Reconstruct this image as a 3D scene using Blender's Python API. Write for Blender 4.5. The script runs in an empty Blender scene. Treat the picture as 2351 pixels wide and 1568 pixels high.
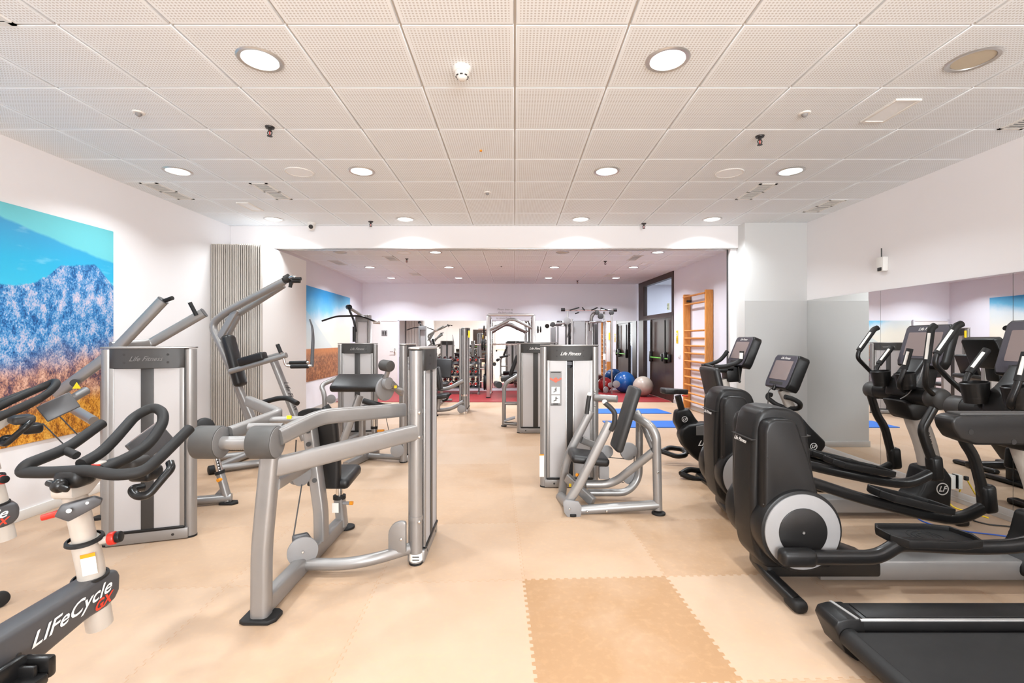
import bpy, bmesh, math, random
from mathutils import Vector, Matrix
random.seed(7)
sc = bpy.context.scene
COL = sc.collection
# ---------------------------------------------------------------- camera, world, exposure
F, VX, VY, CH = 1060.0, 1182.0, 780.0, 1.51          # focal length (px), vanishing point (px), eye height (m)
cd = bpy.data.cameras.new('camera'); cam = bpy.data.objects.new('camera', cd); COL.objects.link(cam)
cam.location = (0, 0, CH); cam.rotation_euler = (math.pi/2, 0, 0)
cd.sensor_width = 36; cd.lens = F/2351*36
cd.shift_x = -(VX-1175.5)/2351; cd.shift_y = -(784-VY)/2351
cd.clip_start = 0.05; cd.clip_end = 60
sc.camera = cam
w = bpy.data.worlds.new('world'); sc.world = w; w.use_nodes = True
w.node_tree.nodes['Background'].inputs[0].default_value = (.9, .92, 1, 1)
w.node_tree.nodes['Background'].inputs[1].default_value = .4
vs = sc.view_settings
vs.view_transform = 'Standard'; vs.look = 'None'; vs.gamma = 1; vs.exposure = 0.48
vs.use_curve_mapping = False
sc.cycles.max_bounces = 10; sc.cycles.diffuse_bounces = 5; sc.cycles.glossy_bounces = 5
sc.cycles.transmission_bounces = 8; sc.cycles.transparent_max_bounces = 12
sc.cycles.sample_clamp_indirect = 6; sc.cycles.caustics_reflective = False; sc.cycles.caustics_refractive = False
sc.cycles.use_denoising = True
FILL_W = 330.0                                      # watts of the added fill light behind the camera
LAMP_W = 14.0                                         # watts of each downlight
WARM, COOL = (.90, .965, 1.0), (.88, .94, 1.0)

# ---------------------------------------------------------------- helpers
def at(px, py, Y): return Vector(((px-VX)*Y/F, Y, CH-(py-VY)*Y/F))
def fl(px, py, z=0.0):
    Y = F*(CH-z)/(py-VY); return at(px, py, Y)
def V(*a): return Vector(a)
def smooth_path(pts, fil, n=6):
    pts = [Vector(p) for p in pts]
    if len(pts) < 3 or fil <= 0: return pts
    out = [pts[0]]
    for i in range(1, len(pts)-1):
        a, b, c = pts[i-1], pts[i], pts[i+1]
        d = min(fil, .48*(a-b).length, .48*(c-b).length)
        p, q = b+(a-b).normalized()*d, b+(c-b).normalized()*d
        for k in range(n+1):
            t = k/n; out.append((1-t)**2*p+2*t*(1-t)*b+t*t*q)
    out.append(pts[-1])
    return out
def basis(d, up=None):
    d = d.normalized()
    up = Vector(up) if up is not None else (V(0, 0, 1) if abs(d.z) < .95 else V(0, 1, 0))
    n1 = (up-d*up.dot(d))
    if n1.length < 1e-4: n1 = V(1, 0, 0)-d*d.x
    n1.normalize(); return n1, d.cross(n1)
def rr(wd, h, r=None, k=3):
    r = r if r is not None else .3*min(wd, h)
    o = []
    for cx, cy, a0 in ((wd/2-r, h/2-r, 0), (-wd/2+r, h/2-r, 90), (-wd/2+r, -h/2+r, 180), (wd/2-r, -h/2+r, 270)):
        for i in range(k+1):
            a = math.radians(a0+90*i/k); o.append((cx+r*math.cos(a), cy+r*math.sin(a)))
    return o
class MB:
    """collects shapes in world coordinates; becomes ONE mesh object"""
    def __init__(s, M=None): s.v = []; s.f = []; s.M = M if M is not None else Matrix()
    def add(s, vs_, fs, M=None):
        T = s.M @ M if M is not None else s.M
        o = len(s.v); s.v += [T @ Vector(p) for p in vs_]; s.f += [[i+o for i in f] for f in fs]; return s
    def frombm(s, bm, M=None):
        bm.verts.index_update()
        s.add([v.co.copy() for v in bm.verts], [[v.index for v in f.verts] for f in bm.faces], M); bm.free(); return s
    def box(s, c, sz, bev=0, seg=2, R=None):
        bm = bmesh.new(); bmesh.ops.create_cube(bm, size=1)
        for v in bm.verts: v.co = Vector((v.co.x*sz[0], v.co.y*sz[1], v.co.z*sz[2]))
        if bev: bmesh.ops.bevel(bm, geom=list(bm.edges), offset=min(bev, .49*min(sz)), segments=seg, profile=.5, affect='EDGES')
        M = Matrix.Translation(Vector(c))
        if R is not None: M = M @ R.to_4x4()
        return s.frombm(bm, M)
    def b2(s, lo, hi, bev=0, seg=2):
        lo, hi = Vector(lo), Vector(hi); return s.box((lo+hi)/2, hi-lo, bev, seg)
    def tube(s, pts, r, n=12, fil=.08, sec=None, up=None, caps=True, taper=None):
        P = smooth_path(pts, fil); m = len(P)
        sec = sec or [(r*math.cos(2*math.pi*i/n), r*math.sin(2*math.pi*i/n)) for i in range(n)]
        n = len(sec); vs_, fs = [], []; n1 = None
        for i, p in enumerate(P):
            d = (P[min(i+1, m-1)]-P[max(i-1, 0)])
            if n1 is None or up is not None: n1, n2 = basis(d, up)
            else:
                d = d.normalized(); n1 = (n1-d*n1.dot(d)).normalized(); n2 = d.cross(n1)
            k = 1 if taper is None else taper[0]+(taper[1]-taper[0])*i/(m-1)
            for a, b in sec: vs_.append(p+n1*a*k+n2*b*k)
        for i in range(m-1):
            for j in range(n):
                fs.append((i*n+j, i*n+(j+1) % n, (i+1)*n+(j+1) % n, (i+1)*n+j))
        if caps: fs.append(tuple(range(n))[::-1]); fs.append(tuple((m-1)*n+j for j in range(n)))
        return s.add(vs_, fs)
    def cyl(s, p0, p1, r, r2=None, n=24, bev=0):
        p0, p1 = Vector(p0), Vector(p1); r2 = r if r2 is None else r2; L = (p1-p0).length
        if bev: prof = [(0, 0), (r-bev, 0), (r-.3*bev, .3*bev), (r, bev), (r2, L-bev), (r2-.3*bev, L-.3*bev), (r2-bev, L), (0, L)]
        else: prof = [(0, 0), (r, 0), (r2, L), (0, L)]
        return s.lathe(prof, p0, p1-p0, n)
    def lathe(s, prof, o, axis, n=24):
        o = Vector(o); d = Vector(axis).normalized(); n1, n2 = basis(d); vs_, fs, rings = [], [], []
        for r, h in prof:
            if r < 1e-6: rings.append([len(vs_)]); vs_.append(o+d*h)
            else:
                rings.append(list(range(len(vs_), len(vs_)+n)))
                for i in range(n):
                    a = 2*math.pi*i/n; vs_.append(o+d*h+n1*r*math.cos(a)+n2*r*math.sin(a))
        for A, B in zip(rings, rings[1:]):
            if len(A) == 1 and len(B) == 1: continue
            for i in range(n):
                j = (i+1) % n
                if len(A) == 1: fs.append((A[0], B[j], B[i]))
                elif len(B) == 1: fs.append((A[i], A[j], B[0]))
                else: fs.append((A[i], A[j], B[j], B[i]))
        return s.add(vs_, fs)
    def sphere(s, c, r, n=24, sq=(1, 1, 1)):
        bm = bmesh.new(); bmesh.ops.create_uvsphere(bm, u_segments=n, v_segments=n//2, radius=r)
        return s.frombm(bm, Matrix.Translation(Vector(c)) @ Matrix.Diagonal((*sq, 1)))
    def prism(s, poly, o, ux, uy, depth, bev=0, seg=2):
        """polygon in the plane (o, ux, uy), pushed both ways along ux x uy by depth/2"""
        ux, uy = Vector(ux), Vector(uy); nz = ux.cross(uy).normalized(); bm = bmesh.new()
        A = [bm.verts.new((x, y, -depth/2)) for x, y in poly]; B = [bm.verts.new((x, y, depth/2)) for x, y in poly]
        n = len(poly); bm.faces.new(A[::-1]); bm.faces.new(B)
        for i in range(n): bm.faces.new((A[i], A[(i+1) % n], B[(i+1) % n], B[i]))
        bmesh.ops.recalc_face_normals(bm, faces=list(bm.faces))
        if bev:
            es = [e for e in bm.edges if len(e.link_faces) == 2]
            bmesh.ops.bevel(bm, geom=es, offset=bev, segments=seg, profile=.5, affect='EDGES', clamp_overlap=True)
        M = Matrix((( *ux, 0), (*uy, 0), (*nz, 0), (0, 0, 0, 1))).transposed(); M.translation = Vector(o)
        return s.frombm(bm, M)
    def quad(s, a, b, c, d): return s.add([a, b, c, d], [(0, 1, 2, 3)])
_me = 0
def mesh_obj(name, mb, mat, loc=Vector()):
    me = bpy.data.meshes.new(name); me.from_pydata([tuple(v-loc) for v in mb.v], [], mb.f); me.update()
    bm = bmesh.new(); bm.from_mesh(me); bmesh.ops.recalc_face_normals(bm, faces=list(bm.faces)); bm.to_mesh(me); bm.free()
    me.shade_smooth(); me.set_sharp_from_angle(angle=math.radians(38))
    me.materials.append(mat)
    o = bpy.data.objects.new(name, me); COL.objects.link(o); return o
LOC = {}
def tag(o, label, cat, group=None):
    o['label'] = label; o['category'] = cat
    if group: o['group'] = group
    return o
def thing(name, label, cat, loc, group=None):
    o = bpy.data.objects.new(name, None); COL.objects.link(o); o.empty_display_size = .1
    o.location = Vector(loc); LOC[o.name] = Vector(loc); return tag(o, label, cat, group)
SPLIT = {'grip', 'pulley', 'bolt', 'foot_pad', 'pivot_cap', 'roller_pad', 'grip_tip', 'foot', 'screw', 'hole_plug', 'base_hole', 'plate_peg', 'column', 'bar_end', 'chin_grip', 'pin_hole', 'post_clamp', 'guide_rod', 'latch', 'slot', 'clamp_band', 'cable', 'frame_bolt', 'lever_bolt', 'upright', 'dip_handle', 'chin_handle', 'crank_wheel', 'weight_tower', 'stabilizer'}
def islands(mb):
    p = list(range(len(mb.v)))
    def find(i):
        while p[i] != i: p[i] = p[p[i]]; i = p[i]
        return i
    for f in mb.f:
        for j in f[1:]:
            a, b = find(f[0]), find(j)
            if a != b: p[b] = a
    out = {}
    for f in mb.f: out.setdefault(find(f[0]), []).append(f)
    res = []
    for fs in out.values():
        ids = sorted({i for f in fs for i in f}); mp = {i: k for k, i in enumerate(ids)}
        m = MB(); m.v = [mb.v[i] for i in ids]; m.f = [[mp[i] for i in f] for f in fs]; res.append(m)
    return res
def part(name, mb, mat, parent, label=None):
    if name in SPLIT:
        isl = islands(mb)
        if len(isl) > 1:
            objs = [part1(name, m, mat, parent, label) for m in isl]; return objs[0]
    return part1(name, mb, mat, parent, label)
def part1(name, mb, mat, parent, label=None):
    loc = LOC[parent.name]; o = mesh_obj(name, mb, mat, loc); LOC[o.name] = loc; o.parent = parent
    if label: o['label'] = label
    return o
def solo(name, mb, mat, label, cat, group=None):
    xs = [v.x for v in mb.v]; ys = [v.y for v in mb.v]; zs = [v.z for v in mb.v]
    loc = V((min(xs)+max(xs))/2, (min(ys)+max(ys))/2, min(zs))
    o = mesh_obj(name, mb, mat, loc); o.location = loc; return tag(o, label, cat, group)
def struct(name, mb, mat):
    o = mesh_obj(name, mb, mat); o['kind'] = 'structure'; return o
def copy_tree(o, parent=None):
    c = o.copy(); COL.objects.link(c)
    if parent: c.parent = parent
    for ch in list(o.children): copy_tree(ch, c)
    return c
_TXT = {}
def text(mb, s, size, o, ux, uy, shear=0.0, ex=.0008, align='CENTER', bold=0.0, sx=1.0):
    key = (s, shear, align, bold)
    if key not in _TXT:
        cu = bpy.data.curves.new('t', 'FONT'); cu.body = s; cu.size = 1; cu.shear = shear; cu.align_x = align; cu.align_y = 'CENTER'
        cu.offset = bold; cu.resolution_u = 3
        ob = bpy.data.objects.new('t', cu); COL.objects.link(ob)
        dg = bpy.context.evaluated_depsgraph_get(); me = bpy.data.meshes.new_from_object(ob.evaluated_get(dg))
        _TXT[key] = ([v.co.copy() for v in me.vertices], [list(p.vertices) for p in me.polygons])
        bpy.data.objects.remove(ob); bpy.data.curves.remove(cu); bpy.data.meshes.remove(me)
    vs_, fs = _TXT[key]; ux, uy = Vector(ux).normalized(), Vector(uy).normalized(); nz = ux.cross(uy)
    return mb.add([Vector(o)+ux*v.x*size*sx+uy*v.y*size+nz*ex for v in vs_], fs)

# ---------------------------------------------------------------- materials
def srgb(r, g, b):
    f = lambda c: (c/255/12.92 if c/255 <= .04045 else ((c/255+.055)/1.055)**2.4)
    return (f(r), f(g), f(b), 1)
def nd(nt, t, ins=None, **at_):
    n = nt.nodes.new(t)
    for k, v in at_.items(): setattr(n, k, v)
    for k, v in (ins or {}).items():
        if isinstance(v, bpy.types.NodeSocket): nt.links.new(v, n.inputs[k])
        else: n.inputs[k].default_value = v
    return n
def mt(nt, op, a, b=None, c=None, clamp=False):
    n = nt.nodes.new('ShaderNodeMath'); n.operation = op; n.use_clamp = clamp
    for i, x in enumerate((a, b, c)):
        if x is None: continue
        if isinstance(x, bpy.types.NodeSocket): nt.links.new(x, n.inputs[i])
        else: n.inputs[i].default_value = x
    return n.outputs[0]
def mixc(nt, f, a, b, mode='MIX'):
    n = nt.nodes.new('ShaderNodeMix'); n.data_type = 'RGBA'; n.blend_type = mode
    for i, x in ((0, f), (6, a), (7, b)):
        if isinstance(x, bpy.types.NodeSocket): nt.links.new(x, n.inputs[i])
        else: n.inputs[i].default_value = x
    return n.outputs[2]
def mapr(nt, v, a, b, c=0.0, d=1.0, smooth=False):
    n = nt.nodes.new('ShaderNodeMapRange'); n.interpolation_type = 'SMOOTHSTEP' if smooth else 'LINEAR'
    nt.links.new(v, n.inputs[0])
    for i, x in enumerate((a, b, c, d)): n.inputs[i+1].default_value = x
    return n.outputs[0]
def noise(nt, vec, scale, detail=3, rough=.5):
    return nd(nt, 'ShaderNodeTexNoise', {'Vector': vec, 'Scale': scale, 'Detail': detail, 'Roughness': rough}).outputs[0]
def ramp(nt, f, stops):
    n = nt.nodes.new('ShaderNodeValToRGB'); cr = n.color_ramp
    while len(cr.elements) < len(stops): cr.elements.new(.5)
    for e, (p, c) in zip(cr.elements, stops): e.position = p; e.color = c
    nt.links.new(f, n.inputs[0]); return n.outputs[0]
def newmat(name):
    m = bpy.data.materials.new(name); m.use_nodes = True; nt = m.node_tree; nt.nodes.clear()
    out = nt.nodes.new('ShaderNodeOutputMaterial'); b = nt.nodes.new('ShaderNodeBsdfPrincipled'); nt.links.new(b.outputs[0], out.inputs[0])
    co = nt.nodes.new('ShaderNodeTexCoord'); return m, nt, b, out, co.outputs['Object']
def PM(name, c, rough=.5, metal=0.0, var=.06, scale=14, bump=0.0, bscale=400, spec=.5, coat=0.0):
    m, nt, b, out, co = newmat(name)
    nz = noise(nt, co, scale, 4)
    lo = (c[0]*(1-var), c[1]*(1-var), c[2]*(1-var), 1); hi = (min(1, c[0]*(1+var)), min(1, c[1]*(1+var)), min(1, c[2]*(1+var)), 1)
    nt.links.new(mixc(nt, nz, lo, hi), b.inputs['Base Color'])
    nt.links.new(mapr(nt, nz, 0, 1, max(0, rough-.05), rough+.05), b.inputs['Roughness'])
    b.inputs['Metallic'].default_value = metal; b.inputs['Specular IOR Level'].default_value = spec; b.inputs['Coat Weight'].default_value = coat
    if bump:
        bn = nd(nt, 'ShaderNodeBump', {'Strength': bump, 'Distance': .002, 'Height': noise(nt, co, bscale, 2)})
        nt.links.new(bn.outputs[0], b.inputs['Normal'])
    return m
SILVER = PM('silver_paint', srgb(148, 145, 143), .36, .5, .04)
SILVER2 = PM('brushed_aluminium', srgb(200, 198, 196), .32, .75, .04)
CHROME = PM('chrome', srgb(225, 222, 218), .14, 1.0, .02)
CHAR = PM('charcoal_plastic', srgb(54, 52, 51), .48, 0, .06)
BLACKP = PM('black_plastic', srgb(23, 22, 22), .38, 0, .08, bump=.08, spec=.3)
BLACKS = PM('satin_black', srgb(22, 21, 21), .3, 0, .08, spec=.4)
RUBBER = PM('black_rubber', srgb(26, 25, 25), .58, 0, .12, bump=.1, spec=.35)
VINYL = PM('black_vinyl', srgb(20, 19, 20), .42, 0, .1, bump=.15, bscale=600)
GREYV = PM('grey_vinyl', srgb(46, 45, 45), .48, 0, .08, bump=.12, bscale=600)
ROLLER = PM('worn_grey_rubber', srgb(72, 70, 68), .55, 0, .25, scale=9, bump=.08)
ROLLEND = PM('grey_roller_end', srgb(112, 110, 109), .6, 0, .16, scale=20)
GREYP = PM('grey_plastic', srgb(138, 136, 136), .5, 0, .04)
WHITE = PM('white_plastic', srgb(232, 230, 226), .4, 0, .02)
CREAM = PM('cream_paint', srgb(192, 184, 175), .32, .1, .03)
RED = PM('red_plastic', srgb(196, 44, 30), .35, 0, .05)
ORANGE = PM('orange_plastic', srgb(240, 150, 20), .4, 0, .04)
YELLOW = PM('yellow_sticker', srgb(245, 208, 30), .5, 0, .03)
BLUE = PM('blue_cable', srgb(40, 90, 190), .5, 0, .04)
PAPER = PM('white_label', srgb(235, 232, 226), .6, 0, .03)
INK = PM('dark_ink', srgb(42, 38, 36), .6, 0, .02)
TEXTW = PM('white_lettering', srgb(235, 233, 230), .45, 0, .02)
TEXTG = PM('pale_grey_lettering', srgb(150, 148, 145), .45, 0, .02)
TEXTD = PM('worn_dark_lettering', srgb(104, 102, 100), .45, 0, .1)
TEXTR = PM('red_lettering', srgb(232, 62, 40), .45, 0, .02)
BEAMG = PM('dark_grey_paint', srgb(74, 73, 75), .4, .1, .05)
LILAC = PM('violet_grey_plastic', srgb(72, 69, 78), .42, 0, .04)
STEEL = PM('dark_iron', srgb(58, 56, 56), .4, .6, .08)
WOOD = None
def make_wood(name, c1, c2, s=3.0, axis=(1, 1, 12)):
    m, nt, b, out, co = newmat(name)
    mp = nd(nt, 'ShaderNodeMapping', {'Vector': co, 'Scale': (26/axis[0], 26/axis[1], 26/axis[2])}).outputs[0]
    n = noise(nt, mp, s, 5, .6)
    nt.links.new(ramp(nt, n, [(.3, c1), (.7, c2)]), b.inputs['Base Color']); b.inputs['Roughness'].default_value = .38
    return m
WOOD = make_wood('orange_pine', srgb(196, 122, 52), srgb(226, 156, 82))
DARKWOOD = make_wood('dark_brown_veneer', srgb(44, 30, 25), srgb(66, 46, 38), 2.5)
def make_wall(name, c):
    m, nt, b, out, co = newmat(name)
    n1 = noise(nt, co, .9, 5, .6); n2 = noise(nt, co, 160, 2)
    st = mapr(nt, n1, .58, .82, 0, .3, True)
    nt.links.new(mixc(nt, st, c, (c[0]*.9, c[1]*.86, c[2]*.82, 1)), b.inputs['Base Color']); b.inputs['Roughness'].default_value = .6
    nt.links.new(nd(nt, 'ShaderNodeBump', {'Strength': .05, 'Distance': .002, 'Height': n2}).outputs[0], b.inputs['Normal']); return m
WALL = make_wall('white_wall_paint', srgb(240, 237, 238))
WALL2 = make_wall('cool_white_wall_paint', srgb(231, 230, 237))
COLP = make_wall('pale_grey_column_paint', srgb(212, 212, 211))
COLP2 = make_wall('grey_wainscot_panel', srgb(204, 204, 203))
EDGEP = PM('pale_aluminium_paint', srgb(204, 198, 190), .42, .25, .03)
PARTP = make_wall('white_partition_panel', srgb(236, 232, 230))
def make_ceiling():
    m, nt, b, out, co = newmat('perforated_ceiling_tile')
    sx = nd(nt, 'ShaderNodeSeparateXYZ', {0: co}).outputs
    def cell(v, off):
        t = mt(nt, 'FRACT', mt(nt, 'DIVIDE', mt(nt, 'SUBTRACT', v, off), .6))
        inside = mt(nt, 'MULTIPLY', mt(nt, 'GREATER_THAN', t, .045), mt(nt, 'LESS_THAN', t, .955))
        h = mt(nt, 'SUBTRACT', mt(nt, 'FRACT', mt(nt, 'MULTIPLY', t, 32)), .5)
        return inside, h
    i1, h1 = cell(sx[0], 0.0); i2, h2 = cell(sx[1], .02)
    d = mt(nt, 'SQRT', mt(nt, 'ADD', mt(nt, 'MULTIPLY', h1, h1), mt(nt, 'MULTIPLY', h2, h2)))
    hole = mt(nt, 'MULTIPLY', mt(nt, 'MULTIPLY', mapr(nt, d, .24, .36, 1, 0, True), i1), i2)
    up = nd(nt, 'ShaderNodeNewGeometry').outputs['Normal']
    dn = mt(nt, 'LESS_THAN', nd(nt, 'ShaderNodeSeparateXYZ', {0: up}).outputs[2], -.5)
    f = mt(nt, 'MULTIPLY', hole, mt(nt, 'MULTIPLY', dn, .8))
    nt.links.new(mixc(nt, f, srgb(243, 249, 254), srgb(194, 193, 192)), b.inputs['Base Color']); b.inputs['Roughness'].default_value = .75
    return m
CEIL = make_ceiling()
CEILW = PM('white_ceiling_metal', srgb(244, 247, 250), .55, 0, .02)
GRIDM = PM('ceiling_grid_metal', srgb(204, 198, 192), .55, 0, .02)
def make_floor():
    m, nt, b, out, co = newmat('interlocking_foam_mats')
    sp = nd(nt, 'ShaderNodeSeparateXYZ', {0: co}).outputs; X, Y = sp[0], sp[1]
    u = mt(nt, 'ADD', mt(nt, 'MULTIPLY', X, .999), mt(nt, 'MULTIPLY', Y, .045)); v = mt(nt, 'SUBTRACT', mt(nt, 'MULTIPLY', Y, .999), mt(nt, 'MULTIPLY', X, .045))
    def sq(t):   # jigsaw teeth
        s_ = mt(nt, 'SINE', mt(nt, 'MULTIPLY', t, 2*math.pi/.052)); return mt(nt, 'MULTIPLY', mapr(nt, s_, -.35, .35, -1, 1, True), .0085)
    P = .91
    uu = mt(nt, 'DIVIDE', mt(nt, 'SUBTRACT', mt(nt, 'ADD', u, sq(v)), .186), P); vv = mt(nt, 'DIVIDE', mt(nt, 'SUBTRACT', mt(nt, 'ADD', v, sq(u)), 2.90), P)
    iu, iv = mt(nt, 'FLOOR', uu), mt(nt, 'FLOOR', vv)
    wn = nd(nt, 'ShaderNodeTexWhiteNoise', {'Vector': nd(nt, 'ShaderNodeCombineXYZ', {0: iu, 1: iv}).outputs[0]}).outputs[0]
    def edge(t):
        fr = mt(nt, 'FRACT', t); return mt(nt, 'MINIMUM', fr, mt(nt, 'SUBTRACT', 1, fr))
    e = mt(nt, 'MINIMUM', edge(uu), edge(vv)); seam = mapr(nt, e, .0008, .0032, 1, 0, True)
    # the browner, more worn mats
    dk = mt(nt, 'MULTIPLY', mt(nt, 'COMPARE', iu, 0, .1), mt(nt, 'COMPARE', iv, -1, .1))
    dk = mt(nt, 'ADD', dk, mt(nt, 'MULTIPLY', mt(nt, 'MULTIPLY', mt(nt, 'COMPARE', iu, 1, .1), mt(nt, 'COMPARE', iv, 0, .1)), .35))
    ns = noise(nt, co, 1.3, 5, .6); nf = noise(nt, co, 26, 4, .6)
    tone = mt(nt, 'ADD', mt(nt, 'MULTIPLY', wn, .38), mt(nt, 'ADD', mt(nt, 'MULTIPLY', mapr(nt, ns, .3, .75, 0, 1), .42), mt(nt, 'MULTIPLY', mt(nt, 'MULTIPLY', dk, mapr(nt, ns, .25, .6, .7, 1)), .75)))
    c = ramp(nt, tone, [(0, srgb(187, 162, 140)), (.45, srgb(182, 153, 127)), (1, srgb(163, 127, 92))])
    c = mixc(nt, mapr(nt, nf, .5, .8, 0, .22), c, srgb(214, 172, 128))
    c = mixc(nt, mt(nt, 'MULTIPLY', seam, .5), c, srgb(176, 128, 84))
    nt.links.new(c, b.inputs['Base Color']); b.inputs['Roughness'].default_value = .5; b.inputs['Specular IOR Level'].default_value = .35
    h = mt(nt, 'SUBTRACT', mt(nt, 'MULTIPLY', nf, .3), seam)
    nt.links.new(nd(nt, 'ShaderNodeBump', {'Strength': .25, 'Distance': .002, 'Height': h}).outputs[0], b.inputs['Normal'])
    return m
FLOORM = make_floor()
REDMAT = PM('red_rubber_floor', srgb(142, 34, 36), .55, 0, .16, scale=5, bump=.1)
YOGA = PM('blue_foam', srgb(20, 96, 184), .6, 0, .06, bump=.1)
BALLB = PM('blue_ball_vinyl', srgb(20, 82, 150), .25, 0, .06)
BALLG = PM('grey_ball_vinyl', srgb(176, 162, 150), .3, 0, .06)
BALLR = PM('red_ball_vinyl', srgb(160, 30, 28), .3, 0, .06)
def make_mirror():
    m, nt, b, out, co = newmat('mirror_glass')
    n = noise(nt, co, 3, 2); nt.links.new(mixc(nt, n, (.86, .875, .87, 1), (.885, .895, .89, 1)), b.inputs['Base Color'])
    b.inputs['Metallic'].default_value = 1; b.inputs['Roughness'].default_value = .004; return m
MIRROR = make_mirror()
def make_frost():
    m = bpy.data.materials.new('frosted_panel'); m.use_nodes = True; nt = m.node_tree; nt.nodes.clear()
    out = nt.nodes.new('ShaderNodeOutputMaterial'); co = nt.nodes.new('ShaderNodeTexCoord').outputs['Object']
    nz = noise(nt, co, 3, 2); c = mixc(nt, nz, srgb(236, 232, 232), srgb(244, 241, 241))
    tr = nd(nt, 'ShaderNodeBsdfTranslucent', {'Color': c}); df = nd(nt, 'ShaderNodeBsdfDiffuse', {'Color': c})
    rf = nd(nt, 'ShaderNodeBsdfRefraction', {'Color': (1, 1, 1, 1), 'Roughness': .45, 'IOR': 1.1}); gl = nd(nt, 'ShaderNodeBsdfGlossy', {'Color': (1, 1, 1, 1), 'Roughness': .35})
    a = nd(nt, 'ShaderNodeMixShader', {0: .66, 1: tr.outputs[0], 2: df.outputs[0]})
    b_ = nd(nt, 'ShaderNodeMixShader', {0: .30, 1: a.outputs[0], 2: rf.outputs[0]})
    c_ = nd(nt, 'ShaderNodeMixShader', {0: .05, 1: b_.outputs[0], 2: gl.outputs[0]})
    nt.links.new(c_.outputs[0], out.inputs[0]); return m
FROST = make_frost()
def make_glass(name, c, rough=.02):
    m, nt, b, out, co = newmat(name)
    n = noise(nt, co, 2, 2); nt.links.new(mixc(nt, n, c, (c[0]*.95, c[1]*.95, c[2]*.95, 1)), b.inputs['Base Color'])
    b.inputs['Transmission Weight'].default_value = 1; b.inputs['Roughness'].default_value = rough; b.inputs['IOR'].default_value = 1.05; return m
GLASS = make_glass('door_glass', (.82, .86, .9, 1))
SCREEN = PM('grey_screen_glass', srgb(140, 126, 124), .15, 0, .05, scale=3)
def make_emit(name, c, s):
    m, nt, b, out, co = newmat(name)
    b.inputs['Base Color'].default_value = (.8, .8, .8, 1); n = noise(nt, co, 8, 1)
    nt.links.new(mixc(nt, n, c, (c[0]*.97, c[1]*.97, c[2]*.97, 1)), b.inputs['Emission Color']); b.inputs['Emission Strength'].default_value = s; return m
LAMPON = make_emit('lit_diffuser', (1, .97, .92, 1), 3.0)
LAMPON2 = make_emit('lit_diffuser_cool', (1, .97, .95, 1), 3.0)
LAMPOFF = PM('unlit_diffuser', srgb(196, 184, 160), .35, 0, .08, scale=4)
def make_mural1():
    m, nt, b, out, co = newmat('mountain_mural_print')
    sp = nd(nt, 'ShaderNodeSeparateXYZ', {0: co}).outputs; Y = sp[1]; z = mapr(nt, sp[2], .634, 2.62, 0, 1)
    def gx(c, wd, h):
        d = mt(nt, 'DIVIDE', mt(nt, 'SUBTRACT', Y, c), wd); return mt(nt, 'MULTIPLY', mt(nt, 'EXPONENT', mt(nt, 'MULTIPLY', mt(nt, 'MULTIPLY', d, d), -1)), h)
    nl = noise(nt, co, 1.6, 6, .62); n5 = noise(nt, co, 3.4, 8, .68)
    ridge = mt(nt, 'ADD', mt(nt, 'ADD', .672, mt(nt, 'MINIMUM', gx(4.36, .27, .17), .118)), mt(nt, 'ADD', mt(nt, 'MULTIPLY', mt(nt, 'SUBTRACT', n5, .5), .07), gx(4.62, .18, .03)))
    rock = mapr(nt, mt(nt, 'SUBTRACT', ridge, z), -.004, .004, 0, 1)
    far = mt(nt, 'ADD', .93, mt(nt, 'ADD', mt(nt, 'MULTIPLY', mt(nt, 'SUBTRACT', Y, 3.8), -.10), mt(nt, 'MULTIPLY', mt(nt, 'SUBTRACT', nl, .5), .06)))
    farm = mapr(nt, mt(nt, 'SUBTRACT', far, z), -.006, .006, 0, 1)
    cl = mapr(nt, noise(nt, nd(nt, 'ShaderNodeMapping', {'Vector': co, 'Scale': (1, 1.2, 4)}).outputs[0], 2.2, 4), .6, .75, 0, .45, True)
    sky = ramp(nt, z, [(.6, srgb(60, 190, 222)), (.78, srgb(40, 172, 214)), (.95, srgb(58, 150, 200))])
    sky = mixc(nt, farm, srgb(106, 198, 208), sky); sky = mixc(nt, mt(nt, 'MULTIPLY', cl, farm), sky, srgb(170, 226, 236))
    strm = nd(nt, 'ShaderNodeMapping', {'Vector': co, 'Scale': (1, 1.25, .8), 'Rotation': (.5, 0, 0)}).outputs[0]
    n3 = noise(nt, strm, 7.5, 10, .74); n4 = noise(nt, strm, 60, 5, .75)
    k = mt(nt, 'ADD', mt(nt, 'MULTIPLY', n3, .72), mt(nt, 'MULTIPLY', n4, .28))
    rk = ramp(nt, k, [(.40, srgb(22, 66, 122)), (.475, srgb(40, 122, 186)), (.515, srgb(96, 158, 204)), (.56, srgb(172, 178, 206)), (.66, srgb(226, 206, 212))])
    low = ramp(nt, k, [(.40, srgb(60, 52, 78)), (.475, srgb(140, 100, 96)), (.52, srgb(190, 138, 116)), (.62, srgb(232, 190, 168))])
    org = ramp(nt, k, [(.38, srgb(58, 34, 14)), (.46, srgb(168, 100, 26)), (.52, srgb(220, 148, 44)), (.62, srgb(242, 194, 96))])
    zz = mt(nt, 'ADD', z, mt(nt, 'ADD', mt(nt, 'MULTIPLY', mt(nt, 'SUBTRACT', nl, .5), .25), mt(nt, 'MULTIPLY', mt(nt, 'SUBTRACT', Y, 4.2), -.10)))
    g = mixc(nt, mapr(nt, zz, .30, .46, 0, 1, True), low, rk); g = mixc(nt, mapr(nt, zz, .12, .22, 0, 1, True), org, g)
    nt.links.new(mixc(nt, rock, sky, g), b.inputs['Base Color']); b.inputs['Roughness'].default_value = .45; return m
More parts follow.
